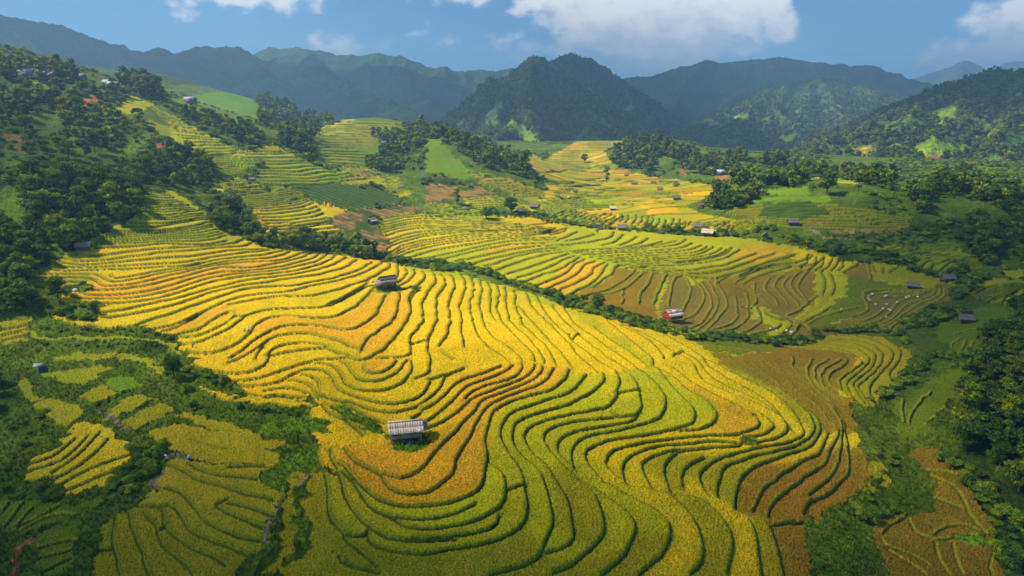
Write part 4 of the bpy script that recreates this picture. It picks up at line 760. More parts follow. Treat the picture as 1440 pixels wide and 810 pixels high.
# unit trees: crown about one metre wide
KINDS = []
for sd, w_, h_, z0, lob in [(1, 1.0, .85, .22, 15), (2, 1.05, .75, .18, 16), (3, .82, 1.15, .25, 15), (4, 1.0, .95, .15, 17), (5, .58, 1.5, .15, 14)]:
    hi_ = mesh_from('crown', *leaf_cloud(sd, w_, h_, z0, lob, 75, .062)[:2], m_leaf, leaf_cloud(sd, w_, h_, z0, lob, 75, .062)[2])
    v, f, c = leaf_cloud(sd+50, w_, h_, z0, lob-3, 22, .115); lo_ = mesh_from('crown', v, f, m_leaf, c)
    KINDS.append((hi_, lo_, trunk_mesh(sd, z0+h_*.7, 1.0), z0+h_))
BUSH = mesh_from('bush', *leaf_cloud(31, 1.0, .55, .0, 13, 95, .048)[:2], m_leaf, leaf_cloud(31, 1.0, .55, .0, 13, 95, .048)[2]*1.35)
def place_tree(kind, x, y, z, size, label, group, name='broadleaf_tree', rot=None, hi=True):
    h_, l_, t_, top = KINDS[kind]; o = bpy.data.objects.new(name, None); COL.objects.link(o); o.location = (x, y, z); o.scale = (size,)*3; o.rotation_euler = (0, 0, random.uniform(0, 6.28) if rot is None else rot)
    o['label'] = label; o['category'] = 'tree'; o.empty_display_size = .2
    if group: o['group'] = group
    for nm, me in (('crown', h_ if hi else l_), ('trunk', t_)):
        c_ = bpy.data.objects.new(nm, me); COL.objects.link(c_); c_.parent = o
    return o
# woods: outline in the photo, crown width (m), spacing factor, kinds, label
WOODS = [
 ("A 0,300 60,270 230,270 110,150 230,40 560,-20 940,-60 930,60 895,170 830,245 700,325 600,370 470,425 370,485 240,585 170,650 150,760 0,800", 6.0, .72, (0,1,2,3), 'dark leafy tree in the dense wood left of the terraced spur', 'trees of the wood left of the spur'),
 ("L 0,300 200,180 560,120 760,230 900,200 1110,270 960,380 1250,470 1200,560 1010,620 980,700 700,800 250,800 250,600 130,580 0,560", 5.2, 1.32, (0,1,2,3), 'tree on the wooded upper slope at the left edge', 'trees of the upper left slope'),
 ("L 1020,190 1110,160 1340,230 1360,320 1240,300 1120,250", 7.5, .6, (0,2), 'tree in the row at the top of the left terraces', 'trees above the left terraces'),
 ("L 0,0 200,0 470,20 640,110 500,160 260,110 0,150", 6, .85, (0,1,2), 'dark tree on the hilltop at the upper left', 'trees of the upper left hilltop'),
 ("T 130,650 220,520 350,480 460,470 600,580 630,760 500,810 180,800", 5.2, .72, (0,3,2), 'big dark tree beside the red cut bank', 'trees beside the red cut bank'),
 ("B -60,150 90,180 140,270 100,330 220,380 350,400 500,350 570,400 700,390 760,430 900,470 990,470 980,515 860,515 690,490 560,465 300,450 150,400 60,330 -80,330", 4.3, .68, (0,1,3), 'tree in the hedge along the stream behind the spur', 'trees along the stream'),
 ("O 1440,0 1330,60 1440,40 1330,160 1200,190 1190,330 1090,440 1060,560 960,640 900,760 940,860 1080,940 1200,960 1440,1250 1700,1200 1700,0", 4.4, .62, (0,1,3,2), 'dark leafy tree in the wood at the right edge', 'trees of the wood at the right edge'),
 ("V 0,60 100,60 220,80 350,130 560,220 720,310 850,400 960,520 800,470 600,430 500,400 380,330 180,200 0,150", 4.6, .74, (0,1,2), 'tree on the wooded back of the middle knoll', 'trees on the middle knoll'),
 ("U 1000,260 1060,210 1200,215 1300,330 1080,420 980,400 1090,300", 5.5, .7, (0,1,2), 'tree at the top of the middle knoll', 'trees on the middle knoll'), ("U 700,560 760,500 880,420 1060,430 1000,560 1000,620 820,620", 5.0, .8, (0,1), 'tree at the foot of the middle knoll', 'trees at the foot of the middle knoll'),
 ("U -30,300 60,300 200,130 410,60 480,60 480,150 330,220 240,290 300,390 290,420 0,420", 5.4, .68, (0,2,3), 'dark tree in the gully beside the terraced knoll', 'trees in the gully'),
 ("U 480,120 560,100 740,130 740,150 500,150", 5.5, .55, (0,2), 'tree in the row on the knoll crest', 'trees on the knoll crest'), ("U 800,150 980,150 1230,200 1230,225 1000,185 800,165", 5.5, .6, (0,2), 'tree in the row on the knoll crest', 'trees on the knoll crest'),
 ("U 720,240 760,230 900,300 1010,300 1000,380 760,370", 5.5, .66, (0,2,3), 'tree beside the pale roof on the knoll', 'trees beside the pale roof'),
 ("T 350,150 560,190 650,260 750,270 920,330 960,440 880,450 740,400 650,340 480,280 340,220", 5.0, .85, (0,1,2), 'tree in the gully behind the left terraces', 'trees behind the left terraces'), ("T 1150,430 1240,360 1330,300 1440,260 1440,600 1250,500", 5.4, .7, (0,1,2), 'dark tree in the gully beside the terraced knoll', 'trees in the gully'),
 ("T 970,100 1100,60 1240,120 1300,250 1330,220 1000,280 1010,180", 8.0, .66, (0,1,2), 'tree on the hazy hill behind the left terraces', 'trees on the hazy hill'),
 ("W 300,380 400,250 520,150 850,130 1020,330 900,330 760,290 680,480 560,400 400,420", 5.4, .68, (0,1,2), 'tree on the round wooded knoll beyond the flats', 'trees on the round knoll'), ("W 860,250 1020,330 1200,300 1440,310 1440,440 1200,460 1060,460 960,380", 7.0, .8, (0,1,2), 'tree on the slope beyond the flats', 'trees beyond the flats'),
 ("X 0,640 50,570 130,560 270,580 420,590 400,650 240,720 240,760 0,760", 5.0, .6, (0,1,2), 'tree in the grove left of the green hill', 'trees of the grove by the flats'),
 ("X 160,480 330,430 400,500 680,470 900,460 1060,440 1060,480 820,480 700,560 400,570 200,560", 6.0, .72, (0,1,3), 'tree on the green hill right of the flats', 'trees on the green hill'),
 ("X 400,370 480,330 660,350 660,395 420,390", 6.0, .55, (2,4), 'dark tall tree in the line on the green hill', 'tall trees on the green hill'), ("X 190,330 280,310 290,345 200,345", 6.0, .55, (4,2), 'dark tall tree in the line on the green hill', 'tall trees on the green hill'), ("X 700,380 860,370 1020,390 1030,440 760,440", 6.0, .75, (0,1), 'tree on the green hill right of the flats', 'trees on the green hill'),
 ("X 1070,500 1110,440 1200,470 1330,470 1320,540 1240,530 1200,510", 5.5, .6, (0,2), 'tree in the crest row of the right hill', 'trees of the right hill crest'), ("Y 0,450 130,470 220,450 340,480 340,600 230,560 0,540", 5.5, .66, (0,2), 'tree in the crest row of the right hill', 'trees of the right hill crest'),
 ("Y 460,560 560,580 660,680 660,790 560,790 480,660", 5.5, .55, (0,1,3), 'dark tree in the clump on the right hillside', 'trees in the hillside clump'), ("Y 640,540 780,540 900,570 880,640 780,620 650,640", 5.5, .55, (2,4), 'tall tree in the crest row of the right hill', 'tall trees of the right hill'), ("Y 860,480 1040,490 1160,560 1130,640 900,600", 6.5, .6, (0,1), 'tree behind the crest of the right hill', 'trees behind the right hill'),
 ("Y 1000,630 1130,610 1160,660 1080,680", 5.0, .6, (0,1), 'tree beside the dry field on the right hill', 'trees by the dry field'), ("Y 1150,640 1240,580 1340,600 1440,700 1440,960 1300,800 1160,700", 5.5, .55, (0,1,3), 'dark tree at the right end of the hill', 'trees at the right end of the hill'),
 ("Q 1060,430 1090,330 1140,290 1200,330 1230,420 1280,540 1210,560 1120,500", 5.5, .5, (0,1,3), 'dark tree in the ravine by the right terraces', 'trees in the ravine'), ("Q 1290,350 1440,300 1440,560 1350,500", 5.0, .95, (0,1), 'tree on the grass above the right terraces', 'trees above the right terraces'),
 ("C -60,500 40,520 110,590 180,680 330,690 360,780 250,900 100,960 -100,1000", 4.2, .6, (0,1,3), 'dark leafy tree in the thicket at the left edge', 'trees of the left thicket'), ("C 0,-10 160,-60 200,30 100,60 0,60", 4.2, .7, (0,1,3), 'tree below the left tip of the spur', 'trees below the left tip'),
 ("A 0,490 60,500 150,640 160,760 220,790 230,810 0,850", 5.0, .66, (0,1,3), 'tree below the left tip of the spur', 'trees below the left tip'),
]
def scatter(poly, width, k, rs):
    lo, hi = poly.min(0), poly.max(0); got = []; cell = {}
    area = (hi-lo).prod(); tries = int(min(9000, area/6)+60)
    U = rs.uniform(lo, hi, (tries, 2)); U = U[inside(poly, U[:, 0], U[:, 1])]
    if not len(U): return []
    G = ground(U)
    for g in G:
        if np.isnan(g[0]): continue
        s = width*rs.uniform(.55, 1.45); sp_ = width*k; key = (int(g[0]//sp_), int(g[1]//sp_)); ok = True
        for a in (-1, 0, 1):
            for b_ in (-1, 0, 1):
                for q in cell.get((key[0]+a, key[1]+b_), ()):
                    if (q[0]-g[0])**2+(q[1]-g[1])**2 < sp_*sp_: ok = False
        if ok: cell.setdefault(key, []).append(g); got.append((g[0], g[1], s))
    return got
def covered_at(x, y): return COVERED[min(NR-1, int(np.searchsorted(ys, y))), min(NA-1, max(0, int(np.searchsorted(ays, x/y))))]
rs = np.random.default_rng(77); ALLT = []
for s_, wd, k, kinds, label, group in WOODS:
    for x, y, s in scatter(P(s_), wd, k, rs):
        if covered_at(x, y): continue
        ALLT.append((s/y, x, y, s, int(rs.choice(kinds)), label, group))
ALLT.sort(key=lambda t: -t[0]); print('trees', len(ALLT))
NEAR = 270
for q, x, y, s, kd, label, group in ALLT[:NEAR]:
    place_tree(kd, x, y, float(sheet_z(x, y))-.2, s, label, group)
# the rest of the woods read as one mass: scattered copies of a tree, one object per kind of crown
def gn_scatter(name, pts_, src, label):
    n = len(pts_); me = bpy.data.meshes.new(name); me.vertices.add(n); me.vertices.foreach_set('co', np.array([p[:3] for p in pts_], np.float32).ravel())
    for an, k in (('size', 3), ('turn', 4)):
        a = me.attributes.new(an, 'FLOAT', 'POINT'); a.data.foreach_set('value', np.array([p[k] for p in pts_], np.float32))
    o = bpy.data.objects.new(name, me); COL.objects.link(o); o['kind'] = 'stuff'; o['label'] = label; o['category'] = name
    ng = bpy.data.node_groups.new(name, 'GeometryNodeTree'); ng.interface.new_socket('Geometry', in_out='INPUT', socket_type='NodeSocketGeometry'); ng.interface.new_socket('Geometry', in_out='OUTPUT', socket_type='NodeSocketGeometry')
    N = ng.nodes; gi = N.new('NodeGroupInput'); go = N.new('NodeGroupOutput'); ip = N.new('GeometryNodeInstanceOnPoints'); ob = N.new('GeometryNodeObjectInfo'); ob.inputs['Object'].default_value = src; ob.inputs['As Instance'].default_value = True
    sz = N.new('GeometryNodeInputNamedAttribute'); sz.data_type = 'FLOAT'; sz.inputs['Name'].default_value = 'size'; tn = N.new('GeometryNodeInputNamedAttribute'); tn.data_type = 'FLOAT'; tn.inputs['Name'].default_value = 'turn'
    cx = N.new('ShaderNodeCombineXYZ'); l = ng.links.new
    l(gi.outputs[0], ip.inputs['Points']); l(ob.outputs['Geometry'], ip.inputs['Instance']); l(sz.outputs['Attribute'], ip.inputs['Scale']); l(tn.outputs['Attribute'], cx.inputs['Z']); l(cx.outputs[0], ip.inputs['Rotation']); l(ip.outputs[0], go.inputs[0])
    md = o.modifiers.new('scatter', 'NODES'); md.node_group = ng; return o
# one visible tree of each kind supplies the far crowns
SRC = []
for kd, (u, v, s) in enumerate([(60,300,7), (85,318,6), (140,262,7), (40,330,6), (1310,282,5)]):
    g = ground((u, v))[0]; t = place_tree(kd, g[0], g[1], float(sheet_z(g[0], g[1])), s, WOODS[0][4] if kd < 4 else 'slender dark tree standing apart on the right hill crest', WOODS[0][5] if kd < 4 else None, hi=False); SRC.append(t.children[0])
far = [[] for _ in KINDS]
for q, x, y, s, kd, *_ in ALLT[NEAR:]: far[kd].append((x, y, float(sheet_z(x, y))-.2, s, rs.uniform(0, 6.28)))
# forest on the nearer mountains
for lab, X, Y, Z, C, H, top in MOUNT:
    if not any(t in lab for t in ('pyramid', 'near forested', 'green hill')): continue
    n = {'s': 22000, 'n': 20000, 'g': 9000, 'r': 8000}[lab[0]]; ii = rs.integers(1, X.shape[0]-1, n*3); jj = rs.integers(1, X.shape[1]-1, n*3)
    ok = (H[ii, jj] > 2) & (C[ii, jj, 1] < .098+.03*rs.random(n*3)); ii, jj = ii[ok][:n], jj[ok][:n]
    for i, j in zip(ii, jj):
        hs = 1-.5*sstep(.45, .85, H[i, j]/top); far[int(rs.integers(0, 4))].append((X[i, j]+rs.uniform(-2, 2), Y[i, j]+rs.uniform(-2, 2), Z[i, j]-1.2*hs, hs*rs.uniform(3.2, 7.5)*(1.25 if lab[0] in 'gr' else 1)*(.75 if lab[0] == 's' else 1), rs.uniform(0, 6.28)))
for kd, p in enumerate(far):
    if p: gn_scatter('forest', p, SRC[kd], 'far-off woods on the hills, one mass of small crowns')
# trees that stand alone
def lone(u, v, size, kd, label, name='broadleaf_tree', **k):
    g = ground((u, v))[0]; return place_tree(kd, g[0], g[1], float(sheet_z(g[0], g[1]))-.1, size, label, None, name, **k)
lone(841, 437, 5.0, 0, 'lone green tree on the stream bank in front of the brown stubble terraces'); lone(643, 288, 6.0, 4, 'dark column-shaped tree in front of the reddish dry maize')
lone(719, 303, 8.5, 0, 'round green tree left of the two huts in the valley'); lone(684, 308, 7, 1, 'dark spreading tree at the left end of the valley terraces'); lone(910, 325, 3.8, 3, 'small round tree by the path right of the valley hut'); lone(951, 327, 5, 1, 'small spreading tree at the far right of the valley path')
lone(853, 257, 8, 4, 'dark square-topped tree alone on the yellow flats'); lone(822, 229, 8, 0, 'bushy tree alone on the upper flats'); lone(1162, 274, 10, 0, 'large round dark tree on the bright green hill'); lone(82, 420, 5.6, 3, 'round dark tree at the left tip of the golden spur'); lone(245, 531, 4.6, 3, 'dark bushy tree where the lower paths meet beside the spur')
lone(116, 345, 3.4, 2, 'small pale green tree behind the hut at the forest edge'); lone(740, 246, 12, 2, 'tall dark tree at the foot of the middle knoll'); lone(1385, 268, 7, 0, 'brownish round tree at the right end of the hill crest'); lone(1207, 270, 6, 2, 'tall tree in a gap of the right hill crest'); lone(1312, 276, 4.4, 4, 'slim dark cypress-like tree on the hill crest', 'cypress_tree'); lone(1206, 255, 5, 2, 'tree on the crest left of the gap')
lone(133, 443, 2.6, 2, 'small leafy tree on the bank below the golden spur tip'); lone(272, 575, 2.2, 1, 'yellow-green bushy tree beside the path to the lower plots')
# ------------------------------------------------------------------ bushes
BUSHES = []
def bush(x, y, s, label, group): BUSHES.append((s/y, x, y, s, label, group))
def run(s_, n, size, label, group, jit=2):
    q = resample(P(s_), n)+rs.normal(0, jit, (n, 2))*np.array([1, .4])
    for g in ground(q):
        if not np.isnan(g[0]): bush(g[0], g[1], size*rs.uniform(.6, 1.4), label, group)
run("B 990,505 1160,545 1300,580 1440,590 G 20,565 120,590 300,650 500,712 700,772 800,792", 90, 2.7, 'low dark bush in the hedge along the stream', 'bushes along the stream')
run("E 860,8 1000,48 1140,82 1300,112 1440,172 F 60,190 180,200 300,200", 42, 2.0, 'low dark bush in the hedge below the red-walled hut', 'bushes below the red-walled hut', 1)
run("F 440,215 600,235 760,235 830,190 900,160 1060,165 1200,165 1380,200 1420,240", 36, 2.8, 'bush on the green bank at the end of the stubble terraces', 'bushes at the end of the stubble', 2)
run("G 440,235 560,250 640,275 760,300 880,318 1000,325", 26, 3.0, 'bush in the hedge beside the valley huts', 'bushes beside the valley huts', 1)
run("H 100,345 250,350 380,370 450,340 560,320 620,380 760,420 900,440 1100,470 1300,500 1440,530", 60, 3.4, 'bush in the hedge above the right stubble terraces', 'bushes above the right stubble', 3)
run("Q 220,470 420,470 520,510 640,530", 26, 3.8, 'dark bush in the thicket above the right stubble', 'bushes in the right thicket', 4)
run("Q 980,600 1080,590 1180,640 1160,700 1040,720 990,770", 26, 3.6, 'dark bush in the thicket between the right terraces', 'bushes between the right terraces', 5)
run("O 660,120 780,100 900,60 1050,20 1000,60 840,130 700,140", 40, 3.4, 'dark bush in the thicket above the right plots', 'bushes above the right plots', 4)
run("I 720,280 760,220 830,120 880,20 960,0 1010,40 1000,120 900,180 820,240 780,280", 44, 1.9, 'fresh green bush in the patch between the lower plots', 'bushes between the lower plots', 5)
run("C 60,760 200,720 300,660 I 20,190 150,220 300,260 400,330 200,310 60,260", 18, 1.5, 'dark bush in the scrub around the lower left plots', 'bushes around the lower left plots', 6)
run("C 330,60 430,20 560,-10 600,40 560,80 440,70", 26, 1.9, 'bush on the bank under the left tip of the spur', 'bushes under the left tip', 4)
run("C 250,140 400,160 600,150 800,150 1000,185 1080,215", 20, 1.1, 'bush on the steep bank between the left strips', 'bushes between the left strips', 2)
run("C 200,250 400,250 700,250 900,250 1050,280 1080,330 1050,430", 18, 1.1, 'bush on the lower bank between the left strips', 'bushes on the lower bank', 3)
run("C 1180,400 1280,440 1380,480 1440,500 D 100,650 300,660 450,680", 30, 1.7, 'bush on the bank below the spur strip', 'bushes below the spur strip', 4)
run("N 330,430 420,440 600,400 480,460 380,420 620,80 560,60 500,30", 20, 2.0, 'bush on the green bank of the gully', 'bushes in the gully', 4)
run("N 930,60 1060,150 1150,250 1230,380 1300,520 1300,640 1330,760 1420,640 1420,480 1330,380 1250,250", 44, 2.2, 'bush on the slope below the right wood', 'bushes below the right wood', 9)
run("O 520,600 560,560 620,520 700,480 740,420 760,370 860,330 1000,320 1080,370", 40, 2.6, 'bush on the flank right of the spur', 'bushes right of the spur', 6)
for u, v, s_, lb in [(584,408,2.4,'small dark bush at the field corner right of the upper hut'),(262,549,2.4,'grey-green bush on the scrubby bank beside the path'),(1218,727,3.2,'pale scrubby bush on the gully bank beside the brown field'),(1150,795,2.2,'pale bush at the bottom of the gully bank')]:
    g = ground((u, v))[0]; bush(g[0], g[1], s_, lb, None)
BUSHES.sort(key=lambda t: -t[0]*(5 if t[5] is None else 1)); first = None
shr = []
for k in range(30000):
    y = 170+560*rs.random()**1.3; x = y*rs.uniform(-1, 1)
    if zone_at(x, y) == 0 and not (covered_at(x, y) and rs.random() < .8) and e1[min(NR-1, int(np.searchsorted(ys, y))), int(np.searchsorted(ays, x/y))-1] > .44+.1*rs.random(): shr.append((x, y, float(sheet_z(x, y))-.1, rs.uniform(.8, 2.6)*(1+y/700), rs.uniform(0, 6.28)))
shr = shr[:7500]
for q, x, y, s, label, group in BUSHES[:280]:
    o = bpy.data.objects.new('bush', BUSH); COL.objects.link(o); o.location = (x, y, float(sheet_z(x, y))-.15); o.scale = (s, s, s*random.uniform(.8, 1.4)); o.rotation_euler = (0, 0, random.uniform(0, 6.28)); o['label'] = label; o['category'] = 'bush'
    if group: o['group'] = group
    first = first or o
gn_scatter('undergrowth', [(x, y, float(sheet_z(x, y))-.15, s, rs.uniform(0, 6.28)) for q, x, y, s, *_ in BUSHES[280:]]+shr, first, 'undergrowth along the streams and banks farther off')
# ------------------------------------------------------------------ grass on the near banks
n = 46000; iy = rs.integers(0, NR-1, n*3); ix = rs.integers(0, NA-1, n*3); yy = GY[iy, ix]; okg = (zone[iy, ix] == 0) & (yy > 58) & (yy < 190) & (np.abs(GX[iy, ix]) < yy*.95) & (rs.random(n*3) < np.clip((yy/95)**1.2, .3, 1))
iy, ix = iy[okg][:n], ix[okg][:n]; n = len(iy); B_ = 5
base = np.stack([GX[iy, ix], GY[iy, ix], GH[iy, ix]], 1)+np.c_[rs.uniform(-.2, .2, (n, 2)), np.full(n, -.05)]
an = rs.uniform(0, 6.28, (n, B_)); hh = rs.uniform(.25, .65, (n, B_))*(.7+.9*(e2[iy, ix]-.3))[:, None]; ln_ = rs.uniform(.1, .5, (n, B_)); wd = .055
d = np.stack([np.cos(an), np.sin(an), 0*an], -1); sd = np.stack([-np.sin(an), np.cos(an), 0*an], -1)
b0 = base[:, None]+d*.08; tip = b0+d*ln_[..., None]*hh[..., None]+np.array([0, 0, 1])*hh[..., None]; mid = b0*.5+tip*.5+np.array([0, 0, .10])
V = np.stack([b0-sd*wd, b0+sd*wd, mid+sd*wd*.8, tip, mid-sd*wd*.8], 2).reshape(-1, 3); Fq = np.arange(len(V)).reshape(-1, 5)
gc = np.clip(col[iy, ix], 0, 1)*1.15*rs.uniform(.6, 1.5, (n, 1)); gc = np.repeat(gc, B_*5, 0)
m_grass, nt, b = newmat('grass_blades'); at = node(nt, 'ShaderNodeAttribute', attribute_name='Col'); nt.links.new(at.outputs['Color'], b.inputs['Base Color']); b.inputs['Roughness'].default_value = .6
o = bpy.data.objects.new('grass', mesh_from('grass', V, Fq, m_grass, gc)); COL.objects.link(o); o['kind'] = 'stuff'; o['label'] = 'long rough grass on the banks around the terraces'; o['category'] = 'grass'
# ------------------------------------------------------------------ huts
def plain(name, stops, scale=3.0, rough=.85, grain=None, bumpd=.0):
    m, nt, b = newmat(name); tc = nt.nodes.new('ShaderNodeTexCoord'); vec = tc.outputs['Object']
    if grain:
        mp = nt.nodes.new('ShaderNodeMapping'); mp.inputs['Scale'].default_value = grain; nt.links.new(vec, mp.inputs['Vector']); vec = mp.outputs[0]
    n = noise(nt, scale, 4, .65, vec); c = ramp(nt, n, stops); nt.links.new(c, b.inputs['Base Color']); b.inputs['Roughness'].default_value = rough
    if bumpd: bump(nt, b, n, .8, bumpd)
    return m
m_roof = plain('weathered_boards', [(.22, (.44, .28, .17)), (.38, (.68, .46, .30)), (.58, (.78, .56, .38)), (.78, (.84, .64, .46))], 1.6, .8, (2.6, .55, .55), .03)
m_thatch = plain('old_thatch', [(.3, (.13, .10, .075)), (.55, (.28, .22, .17)), (.75, (.40, .33, .27))], 2.2, .95, (2.5, .7, .7), .05)
m_plank = plain('wall_planks', [(.3, (.07, .05, .035)), (.55, (.20, .15, .105)), (.75, (.33, .27, .20))], 2.0, .85, (.5, .5, 4.0), .02)
m_pole = plain('bare_wood', [(.3, (.20, .15, .10)), (.7, (.42, .35, .26))], 4.0)
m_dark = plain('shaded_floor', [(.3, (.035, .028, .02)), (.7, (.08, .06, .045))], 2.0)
m_red = plain('red_boards', [(.3, (.30, .022, .022)), (.7, (.50, .050, .045))], 2.0); m_blue = plain('blue_tarp', [(.3, (.02, .05, .18)), (.7, (.04, .10, .32))], 2.0, .5)
m_white = plain('white_cloth', [(.3, (.62, .62, .60)), (.7, (.82, .82, .80))], 3.0, .6); m_sheet = plain('pale_sheet', [(.3, (.55, .55, .55)), (.7, (.75, .75, .74))], 1.0, .5); m_tin = plain('tin_roof', [(.3, (.22, .22, .23)), (.7, (.40, .40, .41))], 1.0, .5)
m_orange = plain('tile_roof', [(.3, (.36, .13, .05)), (.7, (.50, .22, .10))], 1.0); m_plaster = plain('plaster', [(.3, (.42, .38, .32)), (.7, (.60, .56, .48))], 1.0)
def box(V, Fq, c, s, rz=0, tilt=None):
    o = len(V); M = Matrix.Rotation(rz, 3, 'Z')
    if tilt: M = M @ Matrix.Rotation(tilt[1], 3, tilt[0])
    for a in (-1, 1):
        for b_ in (-1, 1):
            for d in (-1, 1):
                p = M @ Vector((a*s[0]/2, b_*s[1]/2, d*s[2]/2)); V.append((c[0]+p.x, c[1]+p.y, c[2]+p.z))
    Fq += [tuple(o+i for i in f) for f in ((0,1,3,2),(4,6,7,5),(0,4,5,1),(2,3,7,6),(0,2,6,4),(1,5,7,3))]
def part(name, V, Fq, mat, parent=None):
    o = bpy.data.objects.new(name, mesh_from(name, V, Fq, mat)); COL.objects.link(o)
    if parent: o.parent = parent
    return o
def slab(V, Fq, a, b_, c, d, t=.07):      # quad a-b-c-d thickened downwards
    o = len(V); n = (Vector(b_)-Vector(a)).cross(Vector(d)-Vector(a)).normalized()
    for p in (a, b_, c, d): V.append(tuple(p))
    for p in (a, b_, c, d): V.append(tuple(Vector(p)-n*t))
    Fq += [tuple(o+i for i in f) for f in ((0,1,2,3),(7,6,5,4),(0,4,5,1),(1,5,6,2),(2,6,7,3),(3,7,4,0))]
def empty(name, loc, rz, label, cat, group=None, s=1):
    o = bpy.data.objects.new(name, None); COL.objects.link(o); o.location = loc; o.rotation_euler = (0, 0, rz); o.scale = (s,)*3; o['label'] = label; o['category'] = cat; o.empty_display_size = .3
    if group: o['group'] = group
    return o
def board_roof(L, y0, z0, y1, z1, n, seed, ov=.0, t=.05):
    """a slope of n overlapping boards running from the ridge (y0,z0) to the eave (y1,z1)"""
    r = random.Random(seed); V, Fq = [], []; wv = L/n
    for k in range(n):
        x0 = -L/2+k*wv-.03; x1 = x0+wv+.06; dz = r.uniform(0, .005); e = r.uniform(-.04, .10); m = .5+r.uniform(-.015, .015)
        ym, zm = y0+(y1-y0)*m, z0+(z1-z0)*m; ye, ze = y1+(y1-y0)*e*.35, z1+(z1-z0)*e*.35
        for (ya, za, yb, zb, up) in ((y0, z0, ym+(y1-y0)*.04, zm+(z1-z0)*.04, .05), (ym, zm, ye, ze, 0)):
            pts4 = [(x0, ya, za+dz+up), (x1, ya, za+dz+up), (x1, yb, zb+dz+up), (x0, yb, zb+dz+up)]
            if y1 > y0: pts4 = pts4[::-1]
            slab(V, Fq, *pts4[::-1] if False else pts4, t)
    return V, Fq
def make_hut(loc, rz, label, L=5.2, W=3.6, hw=1.5, floor=.7, rise=1.35, mat=None, seed=1, s=1, name='field_hut', detail=True):
    t = empty(name, loc, rz, label, 'hut', None, s); mat = mat or m_roof; H0 = floor+hw
    o1 = .45; V, Fq = board_roof(L+.9, 0, H0+rise, -W/2-o1, H0-.28, 14, seed); v2, f2 = board_roof(L+.9, 0, H0+rise, W/2+o1, H0-.28, 14, seed+5)
    k = len(V); V += v2; Fq += [tuple(i+k for i in f) for f in f2]; roof = part('roof', V, Fq, mat, t)
    V, Fq = [], []; box(V, Fq, (0, 0, H0+rise+.13), (L+1.0, .42, .07)); part('ridge_cap', V, Fq, mat, roof)
    V, Fq = [], []; box(V, Fq, (0, 0, floor), (L, W, .12)); part('floor', V, Fq, m_dark, t)
    V, Fq = [], []; r = random.Random(seed)
    for sy in (-1, 1):
        for k in range(4): box(V, Fq, (r.uniform(-.08, .08), sy*W/2, floor+.2+k*.27), (L+r.uniform(-.2, .25), .05, .21 if k != 2 or sy > 0 else .10))
    for sx in (-1, 1):
        for k in range(6): box(V, Fq, (sx*L/2, 0, floor+.2+k*.27), (.05, W-.1, .22))
    part('wall', V, Fq, m_plank, t)
    for sx in (-1, 1):
        V, Fq = [], []; o = len(V); V += [(sx*(L/2+.02), -W/2, H0-.1), (sx*(L/2+.02), W/2, H0-.1), (sx*(L/2+.02), 0, H0+rise-.1), (sx*(L/2-.04), -W/2, H0-.1), (sx*(L/2-.04), W/2, H0-.1), (sx*(L/2-.04), 0, H0+rise-.1)]
        part('gable', V, [(0, 1, 2), (5, 4, 3)], m_plank, t) if True else None
    for sx in (-1, 1):
        for sy in (-1, 1):
            v, f = tube([(sx*(L/2-.08), sy*(W/2-.08), -.9), (sx*(L/2-.08), sy*(W/2-.08), H0)], [.10, .09], 6); part('post', v, f, m_pole, t)
    return t
def put(u, v): g = ground((u, v))[0]; return Vector((g[0], g[1], float(sheet_z(g[0], g[1]))))
def flat_ground(u, v, r=2.2):
    """mean ground level under a hut"""
    g = ground((u, v))[0]; a = [float(base_h(g[0]+dx, g[1]+dy)) for dx in (-r, 0, r) for dy in (-r, 0, r)]; return Vector((g[0], g[1], sum(a)/9+.15))
# the big hut in front
H1 = make_hut(flat_ground(571, 617)+Vector((0, 0, .1)), math.radians(13), 'weathered plank hut with grey board roof standing in the ripe foreground terraces', L=5.0, W=3.6, hw=1.55, floor=.55, rise=.9, seed=4)
V, Fq = [], []; slab(V, Fq, (2.7, -1.75, 1.95), (3.75, -1.75, 1.85), (3.75, .4, 2.65), (2.7, .4, 2.8)); slab(V, Fq, (2.7, .4, 2.8), (3.75, .4, 2.65), (3.7, 1.9, 2.0), (2.7, 1.9, 2.1)); part('side_roof', V, Fq, m_thatch, H1)
V, Fq = [], []; slab(V, Fq, (1.95, -2.30, 1.93), (2.5, -2.30, 1.93), (2.5, -1.84, 2.18), (1.95, -1.84, 2.18), .03); part('patch', V, Fq, m_sheet, H1['__x'] if False else H1)
V, Fq = [], []
for k, (x, y, w_, h_) in enumerate([(-.5, -1.95, .9, .25), (.5, -2.0, .7, .42)]): box(V, Fq, (x, y, h_*.5-.15), (w_, .55, h_), .2*k, ('X', .3))
part('tarpaulin', V, Fq, m_blue, H1)
V, Fq = [], []; v, f = tube([(-3.6, -1.3, -.2), (-2.3, -.7, 1.6)], [.06, .05], 5); part('prop', v, f, m_pole, H1)
for k in range(3): V, Fq = [], []; box(V, Fq, (.3*k-.2, -1.86-.05*k, .95+.3*k), (4.6-.3*k, .05, .09)); part('rail', V, Fq, m_pole, H1)
